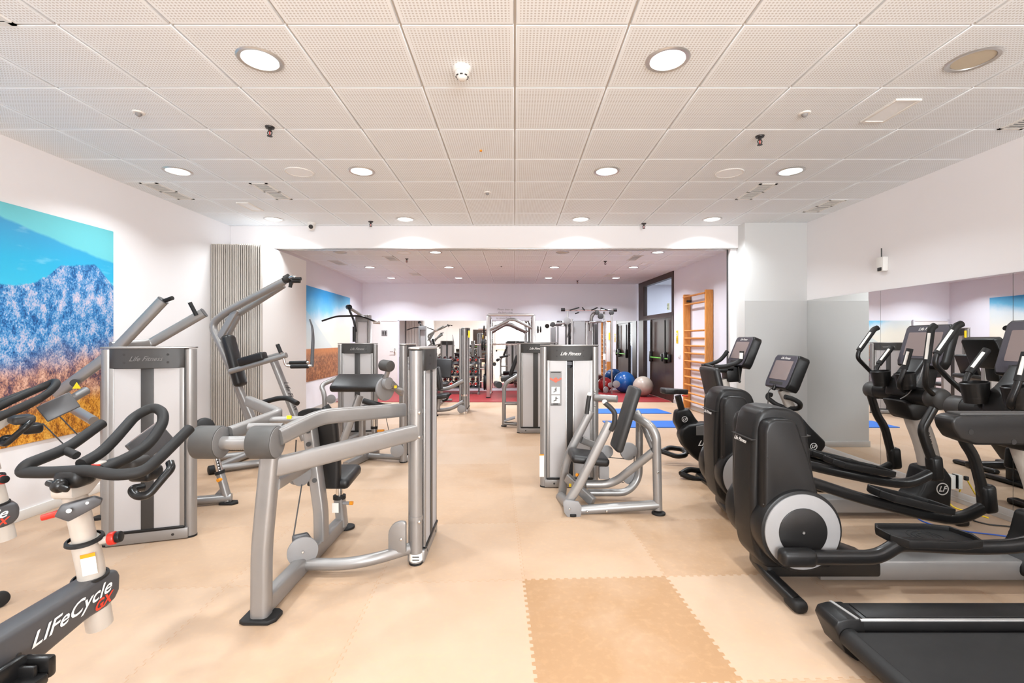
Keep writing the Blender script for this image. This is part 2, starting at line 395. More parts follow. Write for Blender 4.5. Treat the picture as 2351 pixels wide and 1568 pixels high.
def make_mural2():
    m, nt, b, out, co = newmat('beach_mural_print')
    sp = nd(nt, 'ShaderNodeSeparateXYZ', {0: co}).outputs; Y = sp[1]; z = mapr(nt, sp[2], .65, 2.62, 0, 1)
    n1 = noise(nt, co, 1.2, 5, .6); n2 = noise(nt, co, 14, 6, .75)
    t = mt(nt, 'ADD', z, mt(nt, 'ADD', mt(nt, 'MULTIPLY', mt(nt, 'SUBTRACT', Y, 10.2), -.07), mt(nt, 'MULTIPLY', mt(nt, 'SUBTRACT', n1, .5), .28)))
    sky = ramp(nt, t, [(.45, srgb(236, 232, 216)), (.66, srgb(214, 226, 230)), (.78, srgb(110, 190, 226)), (.95, srgb(20, 150, 216))])
    hill = mapr(nt, mt(nt, 'SUBTRACT', mt(nt, 'ADD', .74, mt(nt, 'MULTIPLY', mt(nt, 'SUBTRACT', Y, 9.4), -.26)), z), 0, .006, 0, .5)
    sky = mixc(nt, hill, sky, srgb(176, 200, 212))
    gr = ramp(nt, n2, [(.36, srgb(92, 52, 26)), (.5, srgb(146, 88, 48)), (.64, srgb(190, 132, 84))])
    gr = mixc(nt, mapr(nt, z, .24, .31, 0, .8, True), gr, srgb(196, 122, 62))
    nt.links.new(mixc(nt, mapr(nt, z, .335, .345, 0, 1), gr, sky), b.inputs['Base Color']); b.inputs['Roughness'].default_value = .45; return m

# ---------------------------------------------------------------- room shell
H = 3.16                                              # ceiling height
XL, XR, YB = -4.13, 4.12, -4.20                       # main room: left wall, right wall, wall behind the camera
def LX(Y): return -4.14-(Y-7.0)*.0465                 # second room: left wall (turned a little)
def RX(Y): return 4.405-.0542*Y                       # second room: right wall
BL, BR_ = V(LX(13.45), 13.45, 0), V(RX(13.74), 13.74, 0)
def wallseg(mb, a, b, z0, z1, th):
    a, b = Vector(a), Vector(b); d = (b-a).normalized(); n = V(d.y, -d.x, 0)*th
    mb.add([V(a.x, a.y, z0), V(b.x, b.y, z0), V(b.x+n.x, b.y+n.y, z0), V(a.x+n.x, a.y+n.y, z0), V(a.x, a.y, z1), V(b.x, b.y, z1), V(b.x+n.x, b.y+n.y, z1), V(a.x+n.x, a.y+n.y, z1)],
           [(0, 1, 2, 3), (4, 5, 6, 7), (0, 1, 5, 4), (1, 2, 6, 5), (2, 3, 7, 6), (3, 0, 4, 7)]); return mb
struct('floor', MB().b2((-5, YB-.2, -.1), (6.2, 14.2, 0)), FLOORM)
mb = MB()
for i in range(-8, 11):
    for j in range(-8, 24):
        if i > 6 and j < 17: continue
        x0, y0 = i*.6, .02+j*.6
        if y0 > 13.8 or x0 > 5.9: continue
        bm_ = mb
        mb.box((x0+.3, y0+.3, H+.012), (.588, .588, .024), .003, 1)
struct('ceiling', mb, CEIL)
struct('ceiling_grid', MB().b2((-5, YB-.2, H+.014), (6.2, 14.2, H+.1)), GRIDM)
struct('wall_left', wallseg(MB(), (XL, 7.0, 0), (XL, YB, 0), 0, H+.02, .15), WALL)
struct('wall_right', wallseg(MB(), (XR, YB, 0), (XR, 6.95, 0), 0, H+.02, .15), WALL)
struct('wall_back', wallseg(MB(), (XL-.15, YB, 0), (XR+.15, YB, 0), 0, H+.02, .15), WALL)
struct('wall_left_far', wallseg(MB(), (LX(13.6), 13.6, 0), (LX(7.0), 7.0, 0), 0, H+.02, .15), WALL2)
struct('wall_far', wallseg(MB(), (BR_.x+.2, BR_.y+.007, 0), (BL.x-.2, BL.y-.007, 0), 0, H+.02, .15), WALL2)
DY0, DY1 = 11.05, 13.62                                # dark door screen on the right wall
struct('wall_right_far', wallseg(MB(), (RX(6.95), 6.95, 0), (RX(DY0), DY0, 0), 0, H+.02, .15), WALL2)
struct('beam', MB().b2((XL, 6.70, 2.84), (XR, 6.87, H+.02), .004, 1), WALL)
struct('trim_1', MB().b2((XL+.7, 6.705, 2.832), (3.22, 6.765, 2.842), .003).b2((XL+.7, 6.805, 2.832), (3.22, 6.865, 2.842), .003), SILVER2)
struct('column', MB().b2((3.24, 6.506, 0), (XR, 6.87, H+.02), .003), COLP)
struct('trim_2', MB().b2((3.238, 6.5, .0), (XR, 6.507, 2.06)), COLP2)
struct('trim_3', MB().b2((3.145, 6.74, 0), (3.24, 6.865, 2.84), .004), WALL)
struct('trim_4', MB().b2((3.132, 6.80, 0), (3.146, 6.83, 2.83)), BEAMG)
BASEM = PM('grey_skirting', srgb(196, 194, 192), .4, .3, .03)
struct('baseboard_left', MB().b2((XL, YB, 0), (XL+.015, 6.28, .085), .003), WHITE)
struct('baseboard_right', MB().b2((XR-.018, YB, 0), (XR, 6.5, .10), .004).b2((XR-.022, YB, .04), (XR, 6.5, .048)), BASEM)
struct('baseboard_column', MB().b2((3.225, 6.488, 0), (XR-.018, 6.506, .085), .003), BASEM)
mb = MB(); wallseg(mb, (LX(13.6)+.015, 13.44, 0), (LX(7.0)+.015, 7.0, 0), 0, .085, .015); struct('baseboard_left_far', mb, BASEM)
mb = MB(); wallseg(mb, (RX(6.95)-.015, 6.95, 0), (RX(DY0)-.015, DY0, 0), 0, .085, .015); struct('baseboard_right_far', mb, BASEM)
# red rubber floor of the free-weight corner
struct('floor_red', MB().add([V(-4.33, 11.15, 0), V(3.80, 11.15, 0), V(3.66, 13.74, 0), V(-4.43, 13.44, 0), V(-4.33, 11.15, .012), V(3.80, 11.15, .012), V(3.66, 13.74, .012), V(-4.43, 13.44, .012)],
       [(0, 1, 2, 3), (4, 5, 6, 7), (0, 1, 5, 4), (1, 2, 6, 5), (2, 3, 7, 6), (3, 0, 4, 7)]), REDMAT)
# corridor behind the glass doors
struct('wall_corridor', MB().b2((5.9, 10.2, 0), (6.0, 14.2, H+.02)).b2((3.9, 14.0, 0), (6.0, 14.1, H+.02)).b2((4.0, 10.1, 0), (6.0, 10.2, H+.02)), WALL2)

# ---------------------------------------------------------------- mirrors
for i, (y0, y1) in enumerate(((5.19, 6.495), (3.81, 5.19), (2.43, 3.81), (1.05, 2.43))):
    solo('mirror_panel', MB().b2((XR-.008, y0+.002, .10), (XR-.001, y1-.002, 2.065)), MIRROR,
         ('tall wall mirror panel next to the square column', 'wall mirror panel behind the second cross trainer from the front', 'wall mirror panel at the right picture edge, behind the front cross trainer', 'wall mirror panel beside the treadmill, outside the picture')[i], 'mirror', 'mirror panels on the right wall')
fd = (BR_-BL).normalized(); fn = V(fd.y, -fd.x, 0)     # along / out of the far wall
def farpt(x, z, off=.0):
    t = (x-BL.x)/fd.x; p = BL+fd*t; return V(p.x, p.y, z)+fn*off
MX = [-3.37, -1.99, -.6, .8, 2.2, 3.63]
for i in range(5):
    a, b = farpt(MX[i]+.002, 0), farpt(MX[i+1]-.002, 0); mb = MB()
    wallseg(mb, (b.x, b.y, 0), (a.x, a.y, 0), .10, 2.07, -.008)
    solo('mirror_panel', mb, MIRROR, ('leftmost far wall mirror panel, next to the white washroom door', 'far wall mirror panel behind the dumbbell rack', 'far wall mirror panel behind the squat bar frame', 'far wall mirror panel left of the cable machine', 'far wall mirror panel by the dark glass doors')[i], 'mirror', 'mirror panels on the far wall')

# ---------------------------------------------------------------- murals, doors, signs
solo('wall_mural', MB().b2((XL+.001, 1.5, .634), (XL+.012, 4.738, 2.62), .002, 1), make_mural1(), 'large mountain landscape mural with turquoise sky on the left wall', 'mural')
_m1 = bpy.data.objects['wall_mural']
mb = MB(); wallseg(mb, (LX(12.25), 12.25, 0), (LX(8.9), 8.9, 0), .65, 2.62, -.012)
m2 = solo('wall_mural', mb, None or make_mural2(), 'beach mural with blue sky and brown sand in the far room', 'mural')
# object-space textures of the murals read world positions: move their origins to the world origin
for o in (_m1, m2):
    for v in o.data.vertices: v.co += o.location
    o.location = (0, 0, 0)
def wc_door():
    a, b = farpt(-4.36, 0, .0), farpt(-3.42, 0, .0)
    t = thing('washroom_door', 'plain white washroom door in the far wall left of the mirrors', 'door', (a+b)/2)
    mb = MB(); wallseg(mb, (b.x, b.y, 0), (a.x, a.y, 0), .012, 2.05, -.03); part('door_leaf', mb, WHITE, t)
    mb = MB()
    for x0, x1, z0, z1 in ((-4.40, -4.36, 0, 2.09), (-3.42, -3.38, 0, 2.09), (-4.40, -3.38, 2.05, 2.09)):
        p, q = farpt(x0, 0), farpt(x1, 0); wallseg(mb, (q.x, q.y, 0), (p.x, p.y, 0), max(z0, .012), z1, -.045)
    part('door_frame', mb, WALL2, t)
    mb = MB(); p = farpt(-3.5, 1.16, .034); mb.box(p, (.04, .012, .2), .003); mb.tube([p+fn*.0, p+fn*.05, p+fn*.05-fd*.13], .01, fil=.02); part('door_handle', mb, CHROME, t)
wc_door()
p = farpt(-3.8, 1.70, .032)
t = thing('washroom_sign', 'small grey washroom sign with two dark figures on the white door', 'sign', p)
part('plate', MB().box(p, (.17, .006, .17), .002), GREYP, t)
mb = MB()
for dx in (-.035, .035):
    c = p+fd*dx+fn*.004; mb.cyl(c+V(0, 0, .05), c+V(0, 0, .05)+fn*.002, .014); mb.box(c+V(0, 0, .012), (.036, .003, .05), .001); mb.box(c+V(0, 0, -.035), (.022, .003, .05), .001)
part('figures', mb, INK, t)
mb = MB(); p = farpt(-.28, 2.40, .002)
for k, s in enumerate(('Please clean up', 'the bars using', 'the free weights', 'to store the discs')):
    text(mb, s, .075, p+V(0, 0, -.085*k), fd, (0, 0, 1))
solo('wall_lettering', mb, TEXTG, 'four lines of small grey lettering on the far wall above the mirrors', 'lettering')

# dark screen with two door leaves, side light and transom
def dw(Y, z, off=0.0): return V(RX(Y)-off, Y, z)
dt = thing('glass_door_screen', 'dark brown double door with glass transom and side light in the far right corner', 'door', dw(12.3, 0))
def dwbox(mb, y0, y1, z0, z1, off0, off1):
    a0, a1 = dw(y0, 0, off0), dw(y1, 0, off0); wallseg(mb, (a0.x, a0.y, 0), (a1.x, a1.y, 0), z0, z1, -(off1-off0)); return mb
mb = MB()
dwbox(mb, DY0, DY0+.10, 0, H, -.10, .02); dwbox(mb, DY1-.42, DY1, 0, H, -.10, .02); dwbox(mb, DY0, DY1, H-.14, H, -.10, .019)
dwbox(mb, DY0, DY1-.1, 2.06, 2.18, -.10, .018); dwbox(mb, 12.62, 12.68, 0, 2.1, -.08, .01)
part('frame', mb, DARKWOOD, dt)
part('transom_glass', dwbox(MB(), DY0+.1, DY1-.42, 2.18, H-.14, -.03, -.02), GLASS, dt)
part('side_glass', dwbox(MB(), 12.68, DY1-.42, .02, 2.06, -.03, -.02), GLASS, dt)
for y0, y1 in ((DY0+.10, 11.60), (11.605, 12.62)):
    lf = part('door_leaf', dwbox(MB(), y0, y1, .015, 2.06, -.05, -.01), DARKWOOD, dt)
    pb = MB(); a, b = dw(y0+.08, 1.04, .05), dw(y1-.06, 1.04, .05); pb.tube([a, b], .018)
    part('panic_bar', pb, PM('green_bar', srgb(96, 170, 60), .4), lf)
    kb = MB(); kb.box(dw(y1-.08, 1.06, .03), (.09, .09, .28), .02); kb.box(dw(y0+.08, 1.06, .03), (.09, .07, .2), .02)
    kb.tube([dw(y1-.08, 1.1, .03), dw(y1-.08, 2.0, .03)], .02); part('latch', kb, BLACKS, lf)
p = dw(11.42, 2.33, .0)
t = thing('exit_sign', 'small white and green exit sign on the door transom glass', 'sign', p)
part('plate', MB().box(p+V(.01, 0, 0), (.006, .17, .17), .002), PM('pale_green_sign', srgb(214, 226, 196), .5), t)
mb = MB(); text(mb, 'EXIT', .055, p+V(.006, 0, .03), (0, -1, 0), (0, 0, 1), ex=.002); mb.box(p+V(.006, .03, -.04), (.004, .06, .02)); part('lettering', mb, PM('green_ink', srgb(40, 120, 60), .5), t)
p = dw(10.85, 1.575, .004)
t = thing('warning_notice', 'narrow yellow warning notice on the wall left of the wall bars', 'sign', p)
part('plate', MB().box(p, (.006, .115, .30), .002), YELLOW, t)
part('symbol', MB().cyl(p+V(-.003, 0, .06), p+V(-.006, 0, .06), .042), PAPER, t)
mb = MB(); mb.box(p+V(-.007, 0, .06), (.002, .02, .045), 0, R=Matrix.Rotation(.4, 3, 'X'))
for k in range(4): mb.box(p+V(-.004, 0, -.03-.025*k), (.002, .08-.01*(k % 2), .008))
part('lettering', mb, INK, t)
mb = MB(); mb.box(dw(10.72, 1.13, .008), (.016, .09, .09), .005); mb.box(dw(10.72, 1.13, .018), (.006, .05, .05), .003)
solo('light_switch', mb, WHITE, 'white square switch on the wall below the yellow notice', 'switch')
# wall behind the camera: made-up window holding an added fill light, brown door
WX0, WX1, WZ0, WZ1 = .0, 2.7, .9, 3.0
mb = MB()
for a, b, c, d in ((WX0-.06, WX0, WZ0-.06, WZ1+.06), (WX1, WX1+.06, WZ0-.06, WZ1+.06), (WX0, WX1, WZ0-.06, WZ0), (WX0, WX1, WZ1, WZ1+.06), ((WX0+WX1)/2-.03, (WX0+WX1)/2+.03, WZ0, WZ1)): mb.b2((a, YB, c), (b, YB+.06, d), .004)
struct('fill_window_1', mb, WHITE)  # frame added around the fill light, no known window
wl = bpy.data.lights.new('rear_fill_light', 'AREA'); wl.shape = 'RECTANGLE'; wl.size = WX1-WX0; wl.size_y = WZ1-WZ0; wl.energy = FILL_W; wl.color = (.92, .97, 1)
wo = bpy.data.objects.new('rear_fill_light', wl); COL.objects.link(wo); wo.location = ((WX0+WX1)/2, YB+.02, (WZ0+WZ1)/2); wo.rotation_euler = (math.radians(90), 0, 0)
# brown door
bt = thing('wooden_door', 'dark brown wooden door behind the camera, seen only in the far mirror', 'door', (-.9, YB, 0))
part('door_leaf', MB().b2((-1.55, YB+.003, .0), (-.25, YB+.04, 2.2), .004), DARKWOOD, bt)
part('notice', MB().b2((-.72, YB+.041, 1.5), (-.42, YB+.045, 1.75)), PAPER, bt)
part('push_bar', MB().tube([V(-1.4, YB+.09, 1.05), V(-.4, YB+.09, 1.05)], .02), PM('green_push_bar', srgb(90, 160, 60), .4), bt)

# folding partition parked at the left of the opening
fp = thing('folding_partition', 'grey and white folding partition stacked against the left wall at the beam', 'partition', (-3.78, 6.95, 0))
for k in range(6):
    x0 = -4.122+k*.1145; x1 = x0+.112
    pn = part('panel', MB().b2((x0+.004, 6.295, .012), (x1-.004, 7.62, 2.81), .003), PARTP, fp)
    mb = MB()
    for a, b in ((.002, .020), (.030, .050), (.062, .080), (.090, .110)): mb.b2((x0+a, 6.262, .012), (x0+b, 6.30, 2.81), .003)
    part('edge_profile', mb, EDGEP, pn)
    part('seal', MB().b2((x0+.018, 6.277, .012), (x0+.096, 6.297, 2.80)), BEAMG if k % 2 else CHAR, pn)
    mb = MB()
    for z in (1.18, 2.05, 2.72): mb.box((x0+.071, 6.272, z), (.018, .012, .06), .002)
    part('latch', mb, BLACKS if k > 2 else CHAR, pn)

# ---------------------------------------------------------------- ceiling fittings
COLN = {-3.3: 'leftmost', -1.5: 'second from left', .9: 'second from right', 2.7: 'rightmost'}
ROWN = {2.72: 'ceiling row nearest the camera', 4.52: 'middle ceiling row of the front room', 6.32: 'ceiling row just before the beam', 8.72: 'first ceiling row beyond the beam', 10.52: 'middle ceiling row of the far room', 12.32: 'ceiling row nearest the far mirrors', .92: 'ceiling row above the camera', -.88: 'ceiling row behind the camera', -2.68: 'ceiling row by the rear wall'}
OFF = {(2.7, 2.72), (-3.3, 8.72), (.9, 8.72)}
proto_l = {}
def downlight(x, y):
    off = (x, y) in OFF; far = y > 7; kind = 'off' if off else ('far' if far else 'near')
    lab = f"{'unlit' if off else 'lit'} round recessed downlight, {COLN[x]} in the {ROWN[y]}"
    if kind in proto_l:
        r = copy_tree(proto_l[kind]); r.location = (x, y, H); r['label'] = lab
    else:
        r = thing('downlight', lab, 'ceiling light', (x, y, H), 'round downlights in the ceiling')
        R = .128
        part('trim_ring', MB().lathe([(R-.028, .004), (R-.026, -.006), (R-.008, -.009), (R, -.003), (R, .002)], (x, y, H), (0, 0, 1), 40), SILVER2, r)
        part('diffuser', MB().lathe([(0, -.0015), (R-.03, -.0015), (R-.027, .003), (0, .003)], (x, y, H), (0, 0, 1), 40), LAMPOFF if off else (LAMPON2 if far else LAMPON), r)
        proto_l[kind] = r
    if not off:
        ld = bpy.data.lights.new('lamp', 'AREA'); ld.shape = 'DISK'; ld.size = .2; ld.energy = LAMP_W*(2.05 if far else 1); ld.color = COOL if far else WARM
        ld.spread = math.radians(134)
        lo = bpy.data.objects.new('lamp', ld); COL.objects.link(lo); lo.location = (x, y, H-.012)
for y in ROWN:
    for x in COLN: downlight(x, y)
ld = bpy.data.lights.new('corridor_lamp', 'AREA'); ld.shape = 'DISK'; ld.size = .4; ld.energy = 60; ld.color = (.85, .93, 1)
lo = bpy.data.objects.new('corridor_lamp', ld); COL.objects.link(lo); lo.location = (5.0, 12.2, H-.02)

def smoke(p, lab):
    t = thing('smoke_detector', lab, 'smoke detector', p)
    part('base', MB().lathe([(0, 0), (.055, 0), (.055, -.02), (.048, -.03), (0, -.03)], p, (0, 0, 1)), WHITE, t)
    part('head', MB().lathe([(.045, -.028), (.045, -.045), (.03, -.062), (.026, -.07), (.018, -.075), (0, -.076)], p, (0, 0, 1)), WHITE, t)
    mb = MB()
    for k in range(8):
        a = k*math.pi/4; mb.box(Vector(p)+V(.036*math.cos(a), .036*math.sin(a), -.056), (.016, .006, .005), 0, R=Matrix.Rotation(a+math.pi/2, 3, 'Z'))
    part('slot', mb, INK, t)
smoke((-.32, 2.80, H), 'white smoke detector on the ceiling near the camera')
def sprinkler(x, y, lab):
    t = thing('sprinkler', lab, 'sprinkler', (x, y, H), 'ceiling sprinklers')
    part('escutcheon', MB().lathe([(0, 0), (.035, 0), (.03, -.012), (0, -.014)], (x, y, H), (0, 0, 1), 20), STEEL, t)
    mb = MB(); mb.cyl((x, y, H-.012), (x, y, H-.035), .012); mb.tube([V(x-.008, y, H-.03), V(x-.02, y, H-.045), V(x-.005, y, H-.07)], .004, 8); mb.tube([V(x+.008, y, H-.03), V(x+.02, y, H-.045), V(x+.005, y, H-.07)], .004, 8)
    part('frame', mb, STEEL, t)
    part('bulb', MB().cyl((x, y, H-.034), (x, y, H-.066), .004), RED, t)
    part('deflector', MB().cyl((x, y, H-.07), (x, y, H-.073), .02), STEEL, t)
for x, y, lab in ((-1.9, 3.58, 'metal sprinkler hanging in the front left of the ceiling'), (1.985, 3.74, 'metal sprinkler hanging in the front right of the ceiling'), (-2.01, 6.44, 'small sprinkler left, just before the beam'),
                  (1.83, 6.55, 'small sprinkler right, just before the beam'), (-2.2, 9.4, 'small sprinkler in the left half of the far room ceiling'), (1.9, 9.7, 'small sprinkler in the right half of the far room ceiling'), (1.75, 12.9, 'sprinkler of the far room nearest the far wall')):
    sprinkler(x, y, lab)
for x, y, lab in ((-2.73, 3.35, 'tiny white sensor dome at the front left of the ceiling'), (2.11, 3.36, 'tiny white sensor dome at the front right of the ceiling'), (-.307, 5.17, 'tiny white sensor dome in the middle of the ceiling'), (-.3, 10.3, 'tiny sensor dome in the middle of the far room ceiling')):
    t = thing('ceiling_sensor', lab, 'sensor', (x, y, H), 'white ceiling sensors')
    part('base', MB().lathe([(0, 0), (.04, 0), (.036, -.008), (0, -.01)], (x, y, H), (0, 0, 1)), WHITE, t)
    part('dome', MB().lathe([(.022, -.008), (.018, -.022), (.008, -.03), (0, -.031)], (x, y, H), (0, 0, 1)), GREYP, t)
solo('indicator_light', MB().cyl((-.296, 4.02, H), (-.296, 4.02, H-.01), .011), ORANGE, 'tiny orange indicator lamp on a ceiling tile', 'indicator lamp')
for x, y, lab in ((-2.12, 4.54, 'round white ceiling loudspeaker left of the middle lamps'), (2.125, 4.57, 'round white ceiling loudspeaker right of the middle lamps'), (-2.1, 8.75, 'round white ceiling loudspeaker in the left of the far room'), (2.1, 8.8, 'round white ceiling loudspeaker in the right of the far room')):
    t = thing('ceiling_speaker', lab, 'loudspeaker', (x, y, H), 'ceiling loudspeakers')
    part('rim', MB().lathe([(.118, .002), (.118, -.006), (.128, -.008), (.133, -.002), (.133, .002)], (x, y, H), (0, 0, 1), 40), WHITE, t)
    part('grille', MB().lathe([(0, -.007), (.118, -.004), (.118, .002), (0, .002)], (x, y, H), (0, 0, 1), 40), CEILW, t)
def vent(x0, x1, y0, y1, lab, dark=True, n=9):
    t = thing('air_vent', lab, 'air vent', ((x0+x1)/2, (y0+y1)/2, H), 'ceiling air vents')
    z = H-.006; ym = (y0+y1)/2; mb = MB()
    for a, b in (((x0, y0), (x0+.025, y1)), ((x1-.025, y0), (x1, y1)), ((x0, y0), (x1, y0+.025)), ((x0, y1-.025), (x1, y1)), ((x0, ym-.012), (x1, ym+.012))): mb.b2((a[0], a[1], z), (b[0], b[1], H+.004))
    part('frame', mb, WHITE, t)
    part('duct', MB().b2((x0+.02, y0+.02, H-.0015), (x1-.02, y1-.02, H+.003)), CHAR if dark else GREYP, t)
    for k in range(2*n):
        if abs(k-n+.5) < .6: continue
        yy = y0+.03+(y1-y0-.06)*(k+.5)/(2*n)
        part('slat', MB().box(((x0+x1)/2, yy, H-.004), (x1-x0-.045, (y1-y0)/(2*n)*.38, .003), 0), WHITE, t)
vent(-3.95, -3.76, 4.85, 5.42, 'pale double vent in the ceiling by the left wall', False, 8)
vent(-2.80, -2.61, 4.86, 5.42, 'double slatted vent left of the middle of the ceiling', True, 8)
vent(2.59, 2.78, 4.88, 5.42, 'double slatted vent right of the middle of the ceiling', True, 8)
vent(3.78, 3.97, 3.05, 3.62, 'slatted vent at the right picture edge of the ceiling', True, 8)
vent(-2.80, -2.61, 1.86, 2.42, 'slatted vent at the upper left picture corner', True, 8)
vent(3.72, 3.92, 5.44, 5.96, 'pale vent in the ceiling close to the right wall', False, 6)
vent(-2.62, -2.40, 9.1, 9.65, 'first slatted vent in the left of the far room', True, 6)
vent(2.32, 2.52, 9.0, 9.6, 'first slatted vent in the right of the far room', True, 6)
vent(-3.9, -3.68, 9.6, 10.2, 'pale vent by the left wall of the far room', False, 6)
vent(-2.62, -2.40, 11.4, 11.9, 'farther slatted vent in the left of the far room', True, 6)
vent(2.32, 2.52, 11.6, 12.1, 'farther slatted vent in the right of the far room', True, 6)
for x0, x1, y0, y1, lab in ((2.63, 2.77, 3.18, 3.47, 'rectangular emergency light recessed at the upper right of the ceiling'), (-3.33, -3.22, 5.56, 5.87, 'rectangular emergency light near the left lamp before the beam'), (2.75, 2.87, 9.9, 10.2, 'rectangular emergency light in the right of the far room')):
    t = thing('emergency_light', lab, 'emergency light', ((x0+x1)/2, (y0+y1)/2, H), 'recessed emergency lights')
    mb = MB()
    for a, b in (((x0-.02, y0-.02), (x0, y1+.02)), ((x1, y0-.02), (x1+.02, y1+.02)), ((x0, y0-.02), (x1, y0)), ((x0, y1), (x1, y1+.02))): mb.b2((a[0], a[1], H-.012), (b[0], b[1], H+.003), .002, 1)
    part('frame', mb, WHITE, t); part('lens', MB().b2((x0, y0, H-.006), (x1, y1, H+.002)), CEILW, t)
t = thing('security_camera', 'white security camera dome hanging beside the beam on the left', 'camera', at(713, 508, 6.45))
p = V(-2.86, 6.5, H)
part('mount', MB().lathe([(0, 0), (.055, 0), (.055, -.03), (.05, -.035), (0, -.036)], p, (0, 0, 1)), WHITE, t)
part('body', MB().sphere(p+V(0, -.01, -.06), .052), WHITE, t)
part('lens', MB().lathe([(0, .012), (.026, .008), (.03, 0), (0, -.01)], p+V(.012, -.055, -.072), V(.25, -1, -.3)), INK, t)
t = thing('wireless_sensor', 'small white wall box with antenna above the right mirrors', 'sensor', (4.10, 5.14, 2.28))
part('box', MB().b2((4.06, 5.09, 2.27), (4.119, 5.19, 2.43), .008), WHITE, t)
part('antenna', MB().tube([V(4.09, 5.15, 2.42), V(4.09, 5.15, 2.53)], .006), CHAR, t)
part('lens', MB().b2((4.055, 5.11, 2.275), (4.07, 5.17, 2.315), .006), INK, t)
